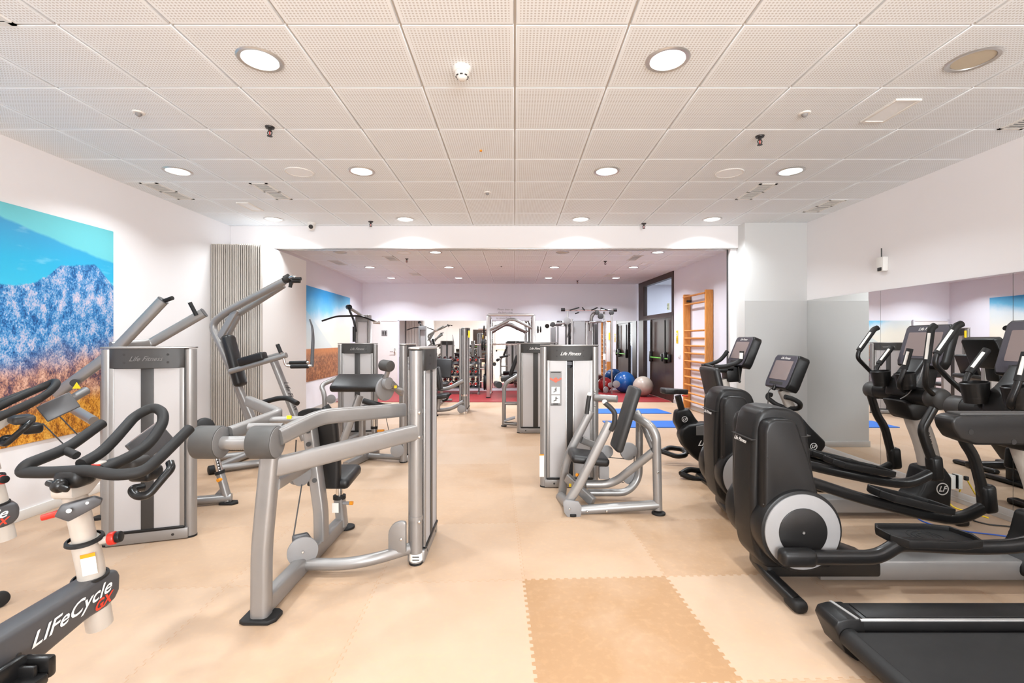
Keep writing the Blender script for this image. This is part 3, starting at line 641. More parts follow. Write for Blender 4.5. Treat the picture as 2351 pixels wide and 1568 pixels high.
#==PART2==
# ---------------------------------------------------------------- strength machines
def tower(root, cx, cy, deg, h=1.45, w=.60, slot=False, placard=False, logo=True, pale=False):
    """weight tower: two round posts, dark header, frosted panels front and back, weight stack; front faces -Y before turning by deg"""
    M = Matrix.Translation((cx, cy, 0)) @ Matrix.Rotation(math.radians(deg), 4, 'Z')
    R3 = M.to_3x3(); ux, uz, nf = R3 @ V(1, 0, 0), V(0, 0, 1), R3 @ V(0, -1, 0)
    r = .043; hx = w/2-r; xi = hx-r*.55
    def P(x, y, z): return M @ V(x, y, z)
    for s in (-1, 1):
        pp = part('post', MB(M).cyl((s*hx, 0, .012), (s*hx, 0, h-.012), r, n=32), SILVER, root)
        part('foot_ring', MB(M).cyl((s*hx, 0, 0), (s*hx, 0, .014), r+.002, n=32), RUBBER, pp)
    n = 10; arc = [(-xi+2*xi*i/n, -.052-.034*(1-((i/n)*2-1)**2)) for i in range(n+1)]
    poly = arc+[(x, -y) for x, y in arc[::-1]]
    part('header', MB(M).prism(poly, (0, 0, h-.078), (1, 0, 0), (0, 1, 0), .150, .003, 1), CHAR, root)
    n = 14; W2 = hx+r; arc = [(-W2+2*W2*i/n, -.030-.062*(1-((i/n)*2-1)**2)) for i in range(n+1)]
    part('top_cap', MB(M).prism(arc+[(x, -y) for x, y in arc[::-1]], (0, 0, h+.002), (1, 0, 0), (0, 1, 0), .014, .003, 1), SILVER2 if pale else SILVER, root)
    mb = MB(M)
    for s in (-1, 1):
        for x in (-.135, .135):
            yy = s*(.052+.034*(1-(x/xi)**2))
            for z in (h-.05, h-.108): mb.cyl((x, yy-s*.004, z), (x, yy+s*.0015, z), .0085, n=14)
    part('bolt', mb, INK, root)
    if logo:
        mb = MB()
        for s in (1,):
            text(mb, 'Life Fitness', .050, P(0, -s*.0875, h-.082), ux*s, uz, shear=.55, ex=.001, sx=.92, bold=.008)
        part('logo', mb, TEXTW if logo == 2 else (TEXTD if logo == 3 else TEXTG), root)
    for s in (-1, 1):                                   # front (-y) and back panels
        gap = .040
        for t in (-1, 1):
            part('panel', MB(M).b2((min(t*gap, t*(xi-.028)), s*.052-.003, .105), (max(t*gap, t*(xi-.028)), s*.052+.003, h-.152)), FROST, root)
        fr = MB(M)
        for t in (-1, 1): fr.b2((min(t*(xi-.03), t*xi), s*.05-.008, .09), (max(t*(xi-.03), t*xi), s*.05+.008, h-.15), .003)
        part('panel_trim', fr, SILVER, root)
        if slot and s == -1:
            fr = MB(M)
            for t in (-1, 1): fr.b2((min(t*.030, t*.044), -.060, .09), (max(t*.030, t*.044), -.048, h-.15), .002)
            part('slot_trim', fr, SILVER2, root)
            part('slot', MB(M).b2((-.03, -.045, .09), (.03, -.040, h-.23)), INK, root)
        else: part('centre_strip', MB(M).b2((-.040, s*.054-.006, .09), (.040, s*.054+.006, h-.15), .003), CHAR, root)
    ws = MB(M)
    for k in range(15): ws.b2((-.135, -.03, .11+k*.030), (.135, .03, .11+k*.030+.026), .003, 1)
    part('weight_stack', ws, BEAMG, root)
    mb = MB(M)
    for x in (-.08, .08): mb.cyl((x, 0, .09), (x, 0, h-.15), .011)
    part('guide_rod', mb, CHROME, root)
    mb = MB(M); mb.cyl((.075, -.02, h-.27), (.075, .02, h-.27), .07); mb.cyl((-.075, -.02, h-.22), (-.075, .02, h-.22), .035); mb.b2((-.12, -.015, h-.2), (.14, .015, h-.165)); part('pulley', mb, LILAC, root)
    part('base', MB(M).b2((-hx, -.058, .006), (hx, .058, .085), .006), SILVER, root)
    part('base_strip', MB(M).b2((-xi, -.068, .085), (xi, .068, .106), .006), BLACKP, root)
    mb = MB(M)
    for s in (-1, 1):
        for x in (-.16, .16): mb.cyl((x, s*.056, .045), (x, s*.0595, .045), .010, n=12)
    part('base_hole', mb, INK, root)
    if placard:
        y = -.057; c = V(-.145, y, 0)
        pl = part('placard', MB(M).b2((-.205, y-.002, .84), (-.085, y+.001, 1.19), .001, 1), GREYP, root)
        mb = MB(M); mb.b2((-.188, y-.004, .955), (-.102, y-.002, 1.030)); mb.b2((-.188, y-.004, .868), (-.102, y-.002, .944)); part('picture', mb, PAPER, pl)
        mb = MB(M)
        for zc, k in ((1.0, -1), (.905, 1)):
            mb.cyl((-.142, y-.004, zc+.020), (-.142, y-.0055, zc+.020), .006, n=12)
            mb.b2((-.148, y-.0055, zc-.012), (-.138, y-.004, zc+.014)); mb.b2((-.165, y-.0055, zc-.016), (-.138, y-.004, zc-.010)); mb.b2((-.165, y-.0055, zc-.032), (-.160, y-.004, zc-.012))
            mb.b2((-.14+min(0, k*.02), y-.0055, zc+.004), (-.14+max(0, k*.02), y-.004, zc+.010))
        part('pictogram', mb, INK, pl)
        mb = MB(M)
        for z, ww in ((1.178, .1), (.856, .05), (.846, .1)): mb.b2((-.145-ww/2, y-.004, z-.004), (-.145+ww/2, y-.002, z+.004))
        part('lettering', mb, INK, pl)
        mb = MB(M); mb.sphere((-.145, y-.001, 1.10), .028, 16, (1, .06, 1.2)); mb.box((-.182, y-.003, 1.105), (.05, .003, .018), 0, R=Matrix.Rotation(.5, 3, 'Y')); mb.box((-.108, y-.003, 1.105), (.05, .003, .018), 0, R=Matrix.Rotation(-.5, 3, 'Y'))
        part('muscle_figure', mb, PM('red_ink', srgb(206, 96, 70), .5), pl)
    return M
def seg(mb, pts, r=None, sec=None, fil=.06, up=None, n=14): return mb.tube(pts, r or .03, n, fil, sec, up)
def slab(mb, c, along, side, L, Wd, T, bev=.025, seg_=3):
    """pad: centre, long axis, side axis, length, width, thickness"""
    a = Vector(along).normalized(); s = Vector(side); s = (s-a*s.dot(a)).normalized(); n = a.cross(s)
    R = Matrix((a, s, n)).transposed(); return mb.box(c, (L, Wd, T), bev, seg_, R)
def bolts(root, pts, nrm, r=.012, name='bolt', mat=None):
    mb = MB()
    for p in pts: mb.lathe([(r, 0), (r*.9, .004), (r*.5, .008), (0, .0085)], p, nrm, 12)
    return part(name, mb, mat or CHROME, root)
def disc(mb, c, nrm, r, t=.02):
    d = Vector(nrm).normalized()*t/2; return mb.cyl(Vector(c)-d, Vector(c)+d, r, n=36, bev=.003)
GRP = 'strength machines with frosted weight towers'

# --- machine nearest the camera (two thick rollers) -----------------------------------------
t = thing('leg_press_machine', 'silver strength machine with two thick grey rollers, nearest the camera left of the aisle', 'gym machine', (-1.0, 3.0, 0))
tower(t, -.668, 3.377, 90, pale=True, logo=False)
R_ = rr(.085, .095, .025)
part('leg', seg(MB(), [at(600, 1421, 2.5), at(601, 1262, 2.5), at(622, 1040, 2.52)], sec=R_, up=(0, 1, 0), fil=.1), SILVER, t)
part('foot_plate', MB().prism([(-.09+.0, -.05), (-.06, -.065), (.07, -.065), (.10, -.03), (.10, .04), (.07, .065), (-.06, .065), (-.09, .05)], (-1.375, 2.5, .011), (1, 0, 0), (0, 1, 0), .022, .004, 1), RUBBER, t)
for x0, x1 in ((-1.715, -1.585), (-1.42, -1.285)):
    rl = part('roller', MB().cyl((x0, 2.5, .956), (x1, 2.5, .956), .0885, n=48, bev=.008), ROLLER, t)
    part('end_cap', MB().cyl((x1-.002, 2.5, .956), (x1+.003, 2.5, .956), .083, n=48, bev=.002), ROLLEND, rl)
part('roller_bar', MB().cyl((-1.59, 2.5, .952), (-1.41, 2.5, .952), .036), SILVER, t)
SB = rr(.078, .06, .02)
part('arm_beam', seg(MB(), [at(640, 1003, 2.52), at(735, 957, 2.78), at(927, 941, 3.22)], sec=rr(.092, .06, .02), up=(0, 0, 1), fil=.08), SILVER, t)
part('support_beam', seg(MB(), [at(628, 1073, 2.52), at(955, 992, 3.1)], sec=rr(.108, .055, .018), up=(0, 0, 1)), SILVER, t)
part('strut', seg(MB(), [at(632, 1112, 2.53), at(705, 1068, 3.1)], sec=rr(.066, .05, .015), up=(0, 0, 1)), SILVER, t)
part('side_beam', seg(MB(), [at(528, 995, 2.56), at(642, 952, 2.85), at(571, 921, 3.45)], sec=rr(.075, .05, .015), up=(0, 0, 1), fil=.05), SILVER, t)
part('cross_bar', seg(MB(), [at(615, 965, 2.78), at(712, 963, 2.74)], .022).tube([at(572, 981, 2.6), at(650, 981, 2.6)], .024), SILVER, t)
part('warning_sticker', MB().box(at(664, 958, 2.74), (.028, .008, .02)), YELLOW, t)
part('floor_beam', seg(MB(), [V(-1.37, 2.52, .062), V(-1.375, 3.68, .062)], sec=rr(.105, .075, .015), up=(0, 0, 1)), SILVER, t)
part('foot', MB().cyl((-1.345, 3.70, 0), (-1.345, 3.70, .02), .06, n=24, bev=.005), RUBBER, t)
part('column', seg(MB(), [at(738, 1237, 3.25), at(737, 1172, 3.25), at(722, 1060, 3.27), at(712, 985, 3.28)], sec=rr(.098, .075, .012), up=(0, 1, 0), fil=.06), SILVER, t)
mb = MB()
for px, py in ((707, 990), (708, 1020), (722, 1103)): mb.cyl(at(px, py, 3.24), at(px, py, 3.205), .016)
part('hole_plug', mb, INK, t)
bp = MB(); bp.tube([at(722, 948, 3.36), at(737, 968, 3.37), at(742, 1020, 3.40), at(746, 1075, 3.42), at(744, 1114, 3.43)], .1, fil=.08, sec=rr(.24, .075, .03), up=(1, 0, 0))
part('backrest', bp, VINYL, t)
part('headrest_shell', MB().prism([(.118*math.cos(a*math.pi/8), .045*math.sin(a*math.pi/8)) for a in range(16)], at(722, 951, 3.30), (1, 0, 0), (0, 0, 1), .03, .008), BLACKP, t)
part('seat', slab(MB(), V(-1.385, 3.58, .452), (1, 0, 0), (0, 1, .12), .30, .32, .085, .035), VINYL, t)
part('seat_stem', MB().cyl((-1.375, 3.62, .2), (-1.375, 3.62, .43), .028), CHROME, t)
part('seat_sleeve', seg(MB(), [V(-1.355, 3.63, .05), V(-1.375, 3.62, .27)], sec=rr(.085, .07, .015), up=(0, 1, 0)), SILVER, t)
part('seat_collar', MB().cyl((-1.375, 3.62, .265), (-1.375, 3.62, .292), .048), RUBBER, t)
part('spec_label', MB().box(at(770, 1166, 3.565), (.05, .003, .075)), PAPER, t)
pn = part('pull_pin', MB().cyl((-1.34, 3.60, .237), (-1.285, 3.60, .237), .013), GREYP, t); part('pin_tip', MB().cyl((-1.287, 3.60, .237), (-1.262, 3.60, .237), .015, n=8), ORANGE, pn)
PN = V(.45, -.9, .02)
mb = MB(); c = at(695, 1266, 2.95); disc(mb, c, PN, .092, .02); pu = part('pulley', mb, GREYP, t)
mb = MB(); mb.prism([(-.09, -.08), (.05, -.08), (.05, .02), (.0, .105), (-.09, .10)], c+V(.01, .045, 0), (.9, .45, 0), (0, 0, 1), .03, .01); part('pulley_bracket', mb, BEAMG, t)
bolts(t, [c+PN*.011], PN, .010)
mb = MB(); c2 = at(693, 1092, 3.12); disc(mb, c2, (.85, -.5, 0), .068, .02); disc(mb, c2+V(-.04, .02, 0), (.85, -.5, 0), .066, .02); part('pulley', mb, GREYP, t)
part('cable', MB().tube([at(693, 1112, 3.11), at(672, 1242, 2.96)], .0045, 8).tube([at(680, 1010, 3.2), at(676, 1080, 3.2)], .0045, 8), CHAR, t)
part('base_tube', seg(MB(), [V(-1.36, 2.97, .068), at(790, 1296, 2.96), at(862, 1283, 3.0), V(-.70, 3.13, .10)], .037, fil=.25), SILVER, t)
c3 = at(922, 1236, 3.06); k_ = [(.085*math.cos(math.radians(a)), .085*math.sin(math.radians(a))+.03) for a in range(0, 181, 15)]
part('pulley_guard', MB().prism([(-.085, -.09), (.03, -.09)]+[(min(x, .03), z) for x, z in k_], c3, (1, 0, 0), (0, 0, 1), .03, .004), SILVER, t)
bolts(t, [c3+V(0, -.016, .0)], (0, -1, 0), .011)
for z in (1.02, .86, .29): bolts(t, [V(-.64, 3.086, z)], (.3, -1, 0), .011)
cl = MB()
for z in (1.03, .85, .31): cl.cyl((-.668, 3.12, z-.014), (-.668, 3.12, z+.014), .046, n=32)
part('clamp_band', cl, SILVER, t)
mb = MB(); mb.tube([V(-.668, 3.12, .025), V(-.668, 3.12, .075)], .0445, 32); part('maker_label', mb, PAPER, t)
mb = MB()
for z in (.062, .042): mb.box((-.66, 3.0745, z), (.045, .002, .006))
part('label_print', mb, INK, t)

# --- shoulder press at the left wall ---------------------------------------------------------
t = thing('shoulder_press_machine', 'silver shoulder press with two raised arms behind the left frosted weight tower', 'gym machine', (-2.9, 3.7, 0))
tower(t, -2.745, 3.48, 18, logo=3)
SA = rr(.085, .06, .025)
for nm, pts, g0, g1 in (('left_arm', [at(374, 690, 3.9), at(262, 808, 3.86), at(128, 906, 3.8)], at(374, 692, 3.9), at(396, 684, 3.88)), ('right_arm', [at(468, 718, 4.3), at(345, 789, 4.22), at(255, 796, 3.95)], at(451, 724, 4.26), at(435, 693, 4.24))):
    ar = part('press_arm', seg(MB(), pts, sec=SA, up=(0, 0, 1), fil=.03), SILVER, t)
    part('end_cap', MB().tube([Vector(pts[0]), Vector(pts[0])+(Vector(pts[0])-Vector(pts[1])).normalized()*.006], .04, 14, 0, rr(.088, .063, .026), (0, 0, 1)), BEAMG, ar)
    gp = part('grip', MB().cyl(g0, g1, .017), RUBBER, ar)
    if nm == 'right_arm': part('grip_tip', MB().sphere(g1, .019, 14), WHITE, gp)
part('arm_bolt', MB().cyl(at(171, 879, 3.80), at(171, 879, 3.76), .03), INK, t)
part('upright', MB().cyl((-3.50, 3.95, .02), (-3.50, 3.95, 1.16), .036).cyl((-3.28, 4.05, .02), (-3.28, 4.05, 1.10), .036), SILVER, t)
part('side_loop', seg(MB(), [at(197, 897, 3.95), at(147, 926, 3.72), at(215, 966, 3.55)], .034, fil=.05), SILVER, t)
part('floor_tube', seg(MB(), [V(-3.5, 3.95, .05), V(-3.2, 4.1, .05), V(-2.62, 4.27, .05)], .04), SILVER, t)
part('foot_pad', MB().cyl((-3.50, 3.90, 0), (-3.50, 3.90, .02), .05).prism([(-.07, -.045), (.05, -.045), (.085, 0), (.05, .05), (-.07, .05)], (-2.63, 4.25, .01), (1, 0, 0), (0, 1, 0), .02, .003), RUBBER, t)
part('seat_sleeve', seg(MB(), [at(524, 1150, 4.26), at(506, 1088, 4.26)], .036), SILVER, t)
part('sleeve_collar', MB().cyl(at(506, 1088, 4.26), at(504, 1081, 4.26), .042), RUBBER, t)
sp_ = part('seat_stem', MB().cyl(at(506, 1088, 4.26), at(497, 1052, 4.26), .027), CHROME, t)
mb = MB()
for k in range(4): mb.sphere(at(500+k*1.6, 1057+k*6.6, 4.23), .009, 10)
part('pin_hole', mb, INK, sp_)
part('pull_pin', MB().cyl(at(508, 1100, 4.24), at(500, 1103, 4.2), .016), ORANGE, t)
part('gusset', MB().prism([(0, 0), (.12, 0), (.12, .13)], at(489, 1140, 4.26), (1, 0, 0), (0, 0, 1), .012), SILVER, t)
part('roller_pad', MB().cyl(at(438, 996, 4.3), at(474, 978, 4.2), .085, n=32, bev=.02).cyl(at(440, 1030, 4.3), at(455, 1026, 4.25), .05, n=24, bev=.012), VINYL, t)
part('seat', slab(MB(), V(-3.05, 4.2, .55), (1, 0, 0), (0, 1, 0), .4, .32, .07), VINYL, t)
part('backrest', slab(MB(), V(-3.3, 4.15, .9), (.2, 0, 1), (0, 1, 0), .62, .3, .07), VINYL, t)
part('warning_sticker', MB().prism([(-.03, -.022), (.03, -.022), (0, .03)], at(176, 886, 3.74), (.97, .2, 0), (0, 0, 1), .004), YELLOW, t)
part('cable', MB().tube([at(98, 972, 3.5), at(152, 1026, 3.5)], .0045, 8).tube([at(118, 936, 3.5), at(178, 998, 3.5)], .0045, 8), INK, t)

# --- dip and chin-up frame -------------------------------------------------------------------
t = thing('dip_chin_machine', 'tall silver dip and chin-up frame in front of the folding partition', 'gym machine', (-3.0, 5.4, 0))
part('main_tube', seg(MB(), [at(653, 645, 5.2), at(520, 715, 5.3), at(484, 745, 5.32), at(503, 785, 5.3), at(592, 990, 5.3), at(594, 1035, 5.42)], .041, fil=.22), SILVER, t)
part('tube', seg(MB(), [at(651, 655, 5.48), at(546, 722, 5.5), at(520, 735, 5.5)], .036), SILVER, t)
part('brace', seg(MB(), [at(541, 712, 5.3), at(505, 775, 5.3)], sec=rr(.07, .04, .01)).tube([at(552, 716, 5.5), at(513, 790, 5.5)], .03), SILVER, t)
part('tube', seg(MB(), [at(530, 848, 5.5), at(570, 962, 5.5), at(600, 1010, 5.5)], .036), SILVER, t)
mb = MB(); tc = at(655, 642, 5.2); mb.cyl(tc, tc+V(.05, 0, .028), .044); part('tube_cap', mb, INK, t)
hb = part('chin_handle', MB().tube([at(656, 640, 5.2), at(674, 634, 5.15)], .018).tube([at(660, 645, 5.3), at(672, 652, 5.3)], .016).sphere(at(676, 636, 5.14), .022, 12), CHROME, t)
part('grip', MB().cyl(at(672, 640, 5.1), at(691, 640, 5.1), .019).cyl(at(667, 646, 5.3), at(689, 646, 5.3), .018).cyl(at(669, 646, 5.2), at(666, 660, 5.2), .019), RUBBER, hb)
part('backrest', slab(MB(), at(538, 828, 5.26), at(552, 882, 5.26)-at(523, 774, 5.26), (0, 1, 0), .60, .17, .10, .04), VINYL, t)
SPLIT.add('arm_rail'); part('arm_rail', seg(MB(), [at(528, 853, 5.1), at(658, 815, 5.1)], .03).tube([at(524, 846, 5.6), at(650, 812, 5.6)], .03), SILVER, t)
part('arm_pad', slab(MB(), at(580, 824, 5.12), at(658, 815, 5.1)-at(528, 853, 5.1), (0, 1, 0), .29, .12, .09, .02), VINYL, t)
part('post', seg(MB(), [at(629, 829, 5.15), at(680, 958, 5.15), at(700, 1010, 5.15)], sec=rr(.1, .06, .02), up=(0, 1, 0)), SILVER, t)
mb = MB(); text(mb, 'Life Fitness', .075, at(667, 908, 5.118), at(680, 958, 5.15)-at(629, 829, 5.15), (.94, 0, .35), shear=.4, align='CENTER', bold=.01); part('logo', mb, INK, t)
hb = part('dip_handle', MB().tube([at(646, 812, 5.1), at(636, 789, 5.1)], .015).tube([at(651, 822, 5.1), at(656, 840, 5.1), at(668, 841, 5.1), at(716, 840, 5.1)], .014, fil=.06).tube([at(660, 834, 5.35), at(709, 832, 5.35)], .014), CHROME, t)
part('grip', MB().cyl(at(645, 810, 5.1), at(637, 791, 5.1), .021).cyl(at(668, 841.5, 5.1), at(708, 841, 5.1), .023).cyl(at(665, 833, 5.35), at(704, 832, 5.35), .021), RUBBER, hb)
part('side_handle', MB().tube([at(711, 733, 5.3), at(717, 750, 5.3), at(719, 775, 5.3), at(716, 842, 5.2)], .012, taper=(.7, 1.6)), BEAMG, t)
part('knee_handle', seg(MB(), [at(598, 925, 4.9), at(640, 914, 4.9), at(660, 914, 4.9), at(683, 926, 4.8)], .026, fil=.1), RUBBER, t)
part('floor_tube', seg(MB(), [fl(486, 1078, .05), fl(600, 1062, .05), V(-2.2, 5.5, .05)], .043).tube([fl(505, 1050, .05), fl(600, 1040, .05)], .043).tube([fl(486, 1078, .05), V(-3.4, 6.0, .05)], .043), SILVER, t)
mb = MB(); mb.cyl(fl(478, 1080, .05), fl(500, 1076, .05), .05, n=24, bev=.01); part('foot_cap', mb, RUBBER, t)

# --- arm curl --------------------------------------------------------------------------------
t = thing('arm_curl_machine', 'silver arm curl machine with a wide black elbow pad, second row left of the aisle', 'gym machine', (-1.7, 5.8, 0))
tower(t, -1.375, 5.95, 90, pale=True, logo=False)
part('elbow_pad', slab(MB(), V(-1.875, 5.52, .995), (1, 0, 0), (0, .9, .42), .58, .32, .085, .03), VINYL, t)
part('pad_post', seg(MB(), [at(826, 908, 5.6), at(787, 1016, 5.5)], sec=rr(.085, .06, .015)), SILVER, t)
part('column', seg(MB(), [at(832, 955, 5.7), at(831, 1050, 5.7)], sec=rr(.1, .06, .015), up=(0, 1, 0)), SILVER, t)
part('floor_beam', seg(MB(), [fl(793, 1070, .05), fl(842, 1046, .05), fl(866, 1036, .05)], sec=rr(.09, .07, .015), up=(0, 0, 1)).tube([fl(843, 1046, .05), V(-1.40, 5.7, .06)], .035), SILVER, t)
part('foot_pad', MB().cyl(fl(793, 1072), fl(793, 1072)+V(0, 0, .018), .055), RUBBER, t)
part('seat_stem', MB().cyl(at(859, 955, 5.9), at(859, 985, 5.9), .026), CHROME, t)
part('seat_sleeve', MB().cyl(at(859, 982, 5.9), at(863, 1036, 5.9), .034), SILVER, t)
part('sleeve_collar', MB().cyl(at(859, 979, 5.9), at(859, 984, 5.9), .042), RUBBER, t)
part('seat', slab(MB(), at(862, 936, 5.9), (1, 0, 0), (0, 1, 0), .36, .32, .07), VINYL, t)
part('pull_pin', MB().cyl(at(866, 989, 5.86), at(882, 988, 5.86), .014), ORANGE, t)
mb = MB(); disc(mb, at(884, 893, 5.35), (.85, -.5, 0), .135, .03); disc(mb, at(890, 880, 5.32), (.85, -.5, 0), .07, .05); part('cam', mb, GREYP, t)
part('lift_arm', seg(MB(), [at(878, 890, 5.32), at(893, 845, 5.3)], .028).tube([at(868, 882, 5.35), at(922, 896, 5.5)], .03), SILVER, t)
part('roller', MB().cyl(at(878, 838, 5.35), at(897, 841, 5.25), .066, n=28, bev=.015), ROLLER, t)
part('hand_lever', seg(MB(), [at(834, 920, 5.3), at(868, 930, 5.3), at(908, 937, 5.35)], .033, fil=.08), RUBBER, t)
part('link_bracket', seg(MB(), [at(898, 880, 5.35), at(922, 903, 5.6)], sec=rr(.07, .05, .01)), SILVER, t)
part('warning_sticker', MB().box(at(908, 888, 5.36), (.03, .01, .03)), YELLOW, t)
mb = MB(); disc(mb, at(912, 1034, 5.6), (.3, -1, 0), .08, .03); part('pulley_guard', mb, GREYP, t)
part('cable', MB().tube([at(884, 948, 5.6), at(893, 990, 5.6)], .004, 8), INK, t)

# --- tower by the far left wall --------------------------------------------------------------
t = thing('lateral_raise_machine', 'silver machine whose frosted tower stands below the beach mural', 'gym machine', (-2.5, 7.0, 0))
tower(t, -2.445, 7.2, 8)
part('side_frame', seg(MB(), [at(777, 867, 6.95), at(736, 884, 6.8), at(745, 905, 6.7), at(746, 950, 6.7), V(-2.76, 6.7, .02)], .034, fil=.12), SILVER, t)
mb = MB(); disc(mb, at(760, 916, 6.6), (.1, -1, 0), .062, .03); part('pulley', mb, GREYP, t)
part('floor_tube', seg(MB(), [V(-2.76, 6.7, .045), V(-2.45, 6.75, .045), V(-2.40, 7.15, .045)], .035), SILVER, t)
part('seat', slab(MB(), V(-2.52, 6.62, .42), (1, 0, 0), (0, 1, 0), .3, .3, .07), VINYL, t)
part('seat_post', MB().cyl((-2.52, 6.64, .03), (-2.52, 6.64, .40), .035), SILVER, t)

# --- lat pulldown ----------------------------------------------------------------------------
t = thing('lat_pulldown_machine', 'tall lat pulldown machine with a long black bar in front of the beach mural', 'gym machine', (-3.1, 9.6, 0))
X0, X1, Y0 = (815-VX)*9.6/F, (848-VX)*9.6/F, 9.6
part('post', MB().b2((X0, Y0, .0), (X0+.05, Y0+.16, 2.03), .015).b2((X1-.05, Y0, 0), (X1, Y0+.16, 2.03), .015), SILVER, t)
part('panel', MB().b2((X0+.05, Y0+.02, .1), (X1-.05, Y0+.03, 1.9)), FROST, t)
part('header', MB().b2((X0+.04, Y0-.01, 1.88), (X1-.04, Y0+.17, 2.03), .01), GREYP, t)
part('weight_stack', MB().b2((X0+.07, Y0+.06, .1), (X1-.07, Y0+.14, .6)), BEAMG, t)
part('boom', seg(MB(), [at(836, 728, 9.6), at(801, 706, 9.3)], .03), SILVER, t)
part('pulley', MB().cyl(at(799, 705, 9.32), at(803, 705, 9.26), .05), BLACKS, t)
part('cable_strap', seg(MB(), [at(801, 708, 9.28), at(812, 735, 9.28), at(818, 762, 9.3)], .022).tube([at(813, 750, 9.2), at(813, 785, 9.2)], .03), BLACKS, t)
br = part('bar', MB().tube([at(739, 737, 9.2), at(772, 726, 9.2), at(828, 725, 9.2), at(866, 740, 9.2)], .017, fil=.1), BLACKS, t)
part('bar_end', MB().cyl(at(857, 740, 9.2), at(874, 741, 9.2), .028), CHROME, br)
part('seat', slab(MB(), V(-3.2, 9.1, .5), (1, 0, 0), (0, 1, 0), .35, .35, .08), VINYL, t)
part('base', MB().b2((X0, 8.9, .0), (X1, Y0+.16, .07), .02), SILVER, t)

# --- chest press, right of the aisle ----------------------------------------------------------
t = thing('chest_press_machine', 'silver chest press with black seat and backrest, right of the aisle, placard on tower', 'gym machine', (.8, 4.4, 0))
tower(t, .561, 4.76, 0, slot=True, placard=True, logo=2)
tb = .036
part('frame', seg(MB(), [V(1.245, 4.02, .03), at(1507, 1000, 4.02), at(1494, 978, 4.05), at(1456, 955, 4.22)], .038, fil=.16), SILVER, t)
part('base_beam', seg(MB(), [V(1.245, 4.02, .075), at(1330, 1171, 4.02)], .041), SILVER, t)
part('frame', seg(MB(), [at(1350, 1131, 4.36), at(1440, 1131, 4.36), at(1467, 1100, 4.40), at(1468, 960, 4.42)], .034, fil=.16), SILVER, t)
part('diagonal', seg(MB(), [at(1345, 1112, 4.2), at(1406, 1112, 4.2), at(1500, 1037, 4.04)], .037, fil=.16), SILVER, t)
part('back_strut', seg(MB(), [at(1463, 945, 4.36), at(1500, 1030, 4.06)], .026), SILVER, t)
SP = rr(.06, .078, .02)
pa = part('press_arm', seg(MB(), [at(1304, 1153, 4.0), at(1330, 1113, 4.0), at(1401, 970, 4.0)], sec=SP, up=(0, 1, 0), fil=.1), SILVER, t)
part('grip', seg(MB(), [at(1403, 988, 3.97), at(1411, 972, 3.95), at(1412, 948, 3.95), at(1402, 936, 3.95), at(1388, 924, 3.95)], .022, fil=.06), GREYV, pa)
part('grip_tip', MB().sphere(at(1388, 923, 3.95), .022, 14), WHITE, pa)
pa = part('press_arm', seg(MB(), [at(1290, 1138, 4.45), at(1299, 1062, 4.45), at(1312, 1030, 4.45), at(1356, 944, 4.45)], sec=SP, up=(0, 1, 0), fil=.1), SILVER, t)
part('grip', seg(MB(), [at(1347, 950, 4.42), at(1350, 925, 4.42), at(1353, 908, 4.42)], .021), GREYV, pa)
part('grip_tip', MB().sphere(at(1353, 906, 4.42), .022, 14), WHITE, pa)
part('pivot_tube', MB().cyl(at(1288, 1142, 4.42), at(1312, 1162, 4.0), .05), SILVER, t)
part('arm_link', seg(MB(), [at(1335, 1010, 4.45), at(1385, 1030, 4.5)], sec=rr(.065, .05, .012)), SILVER, t)
part('seat_rail', seg(MB(), [at(1302, 1096, 4.3), at(1362, 1153, 4.08)], sec=rr(.085, .05, .012)), SILVER, t)
part('pivot_cover', MB().prism([(-.085, .06), (-.06, .085), (.05, .07), (.075, .03), (.07, -.04), (.05, -.085), (-.04, -.07), (-.075, -.02)], at(1315, 1170, 3.95), (1, 0, 0), (0, 0, 1), .03, .005), GREYP, t)
bolts(t, [at(1308, 1168, 3.934), at(1348, 1174, 3.975), at(1393, 1174, 3.975), at(1511, 1085, 3.98)], (0, -1, 0), .010)
part('foot_pad', MB().cyl((1.245, 4.0, 0), (1.245, 4.0, .018), .058, n=24, bev=.004).cyl(V(.497, 3.97, 0), V(.497, 3.97, .025), .045, n=24, bev=.004), RUBBER, t)
part('backrest', slab(MB(), at(1436, 960, 4.2), at(1459, 889, 4.2)-at(1414, 1034, 4.2), (0, 1, 0), .60, .27, .075, .03), GREYV, t)
part('backrest_plate', slab(MB(), at(1450, 955, 4.22), at(1459, 889, 4.2)-at(1414, 1034, 4.2), (0, 1, 0), .5, .05, .03, .006), SILVER, t)
part('seat', slab(MB(), at(1350, 1049, 4.22), (1, 0, -.12), (0, 1, 0), .34, .32, .075, .03), VINYL, t)
part('seat_bracket', MB().box(at(1386, 1084, 4.2), (.09, .06, .12), .01), GREYP, t)
part('seat_stem', seg(MB(), [at(1352, 1062, 4.2), at(1338, 1112, 4.2)], .028), SILVER, t)
part('pull_pin', MB().cyl(at(1332, 1092, 4.15), at(1324, 1090, 4.12), .014), ORANGE, t)
mb = MB(); disc(mb, at(1443, 1036, 4.35), (.2, -1, 0), .082, .03); disc(mb, at(1393, 1037, 4.35), (.2, -1, 0), .06, .03); disc(mb, at(1445, 1094, 4.42), (.2, -1, 0), .07, .03); part('pulley', mb, GREYP, t)
part('cable', MB().tube([at(1398, 1050, 4.34), at(1440, 1054, 4.34)], .004, 8).tube([at(1456, 1048, 4.34), at(1456, 1066, 4.38)], .004, 8).tube([at(1397, 1098, 4.34), at(1432, 1108, 4.38)], .004, 8), INK, t)
part('tower_link', MB().cyl(V(.818, 4.70, .92), V(1.02, 4.60, .92), .036), SILVER, t)
bolts(t, [V(.818, 4.712, .98), V(.818, 4.712, .84)], (0, -1, 0), .012)
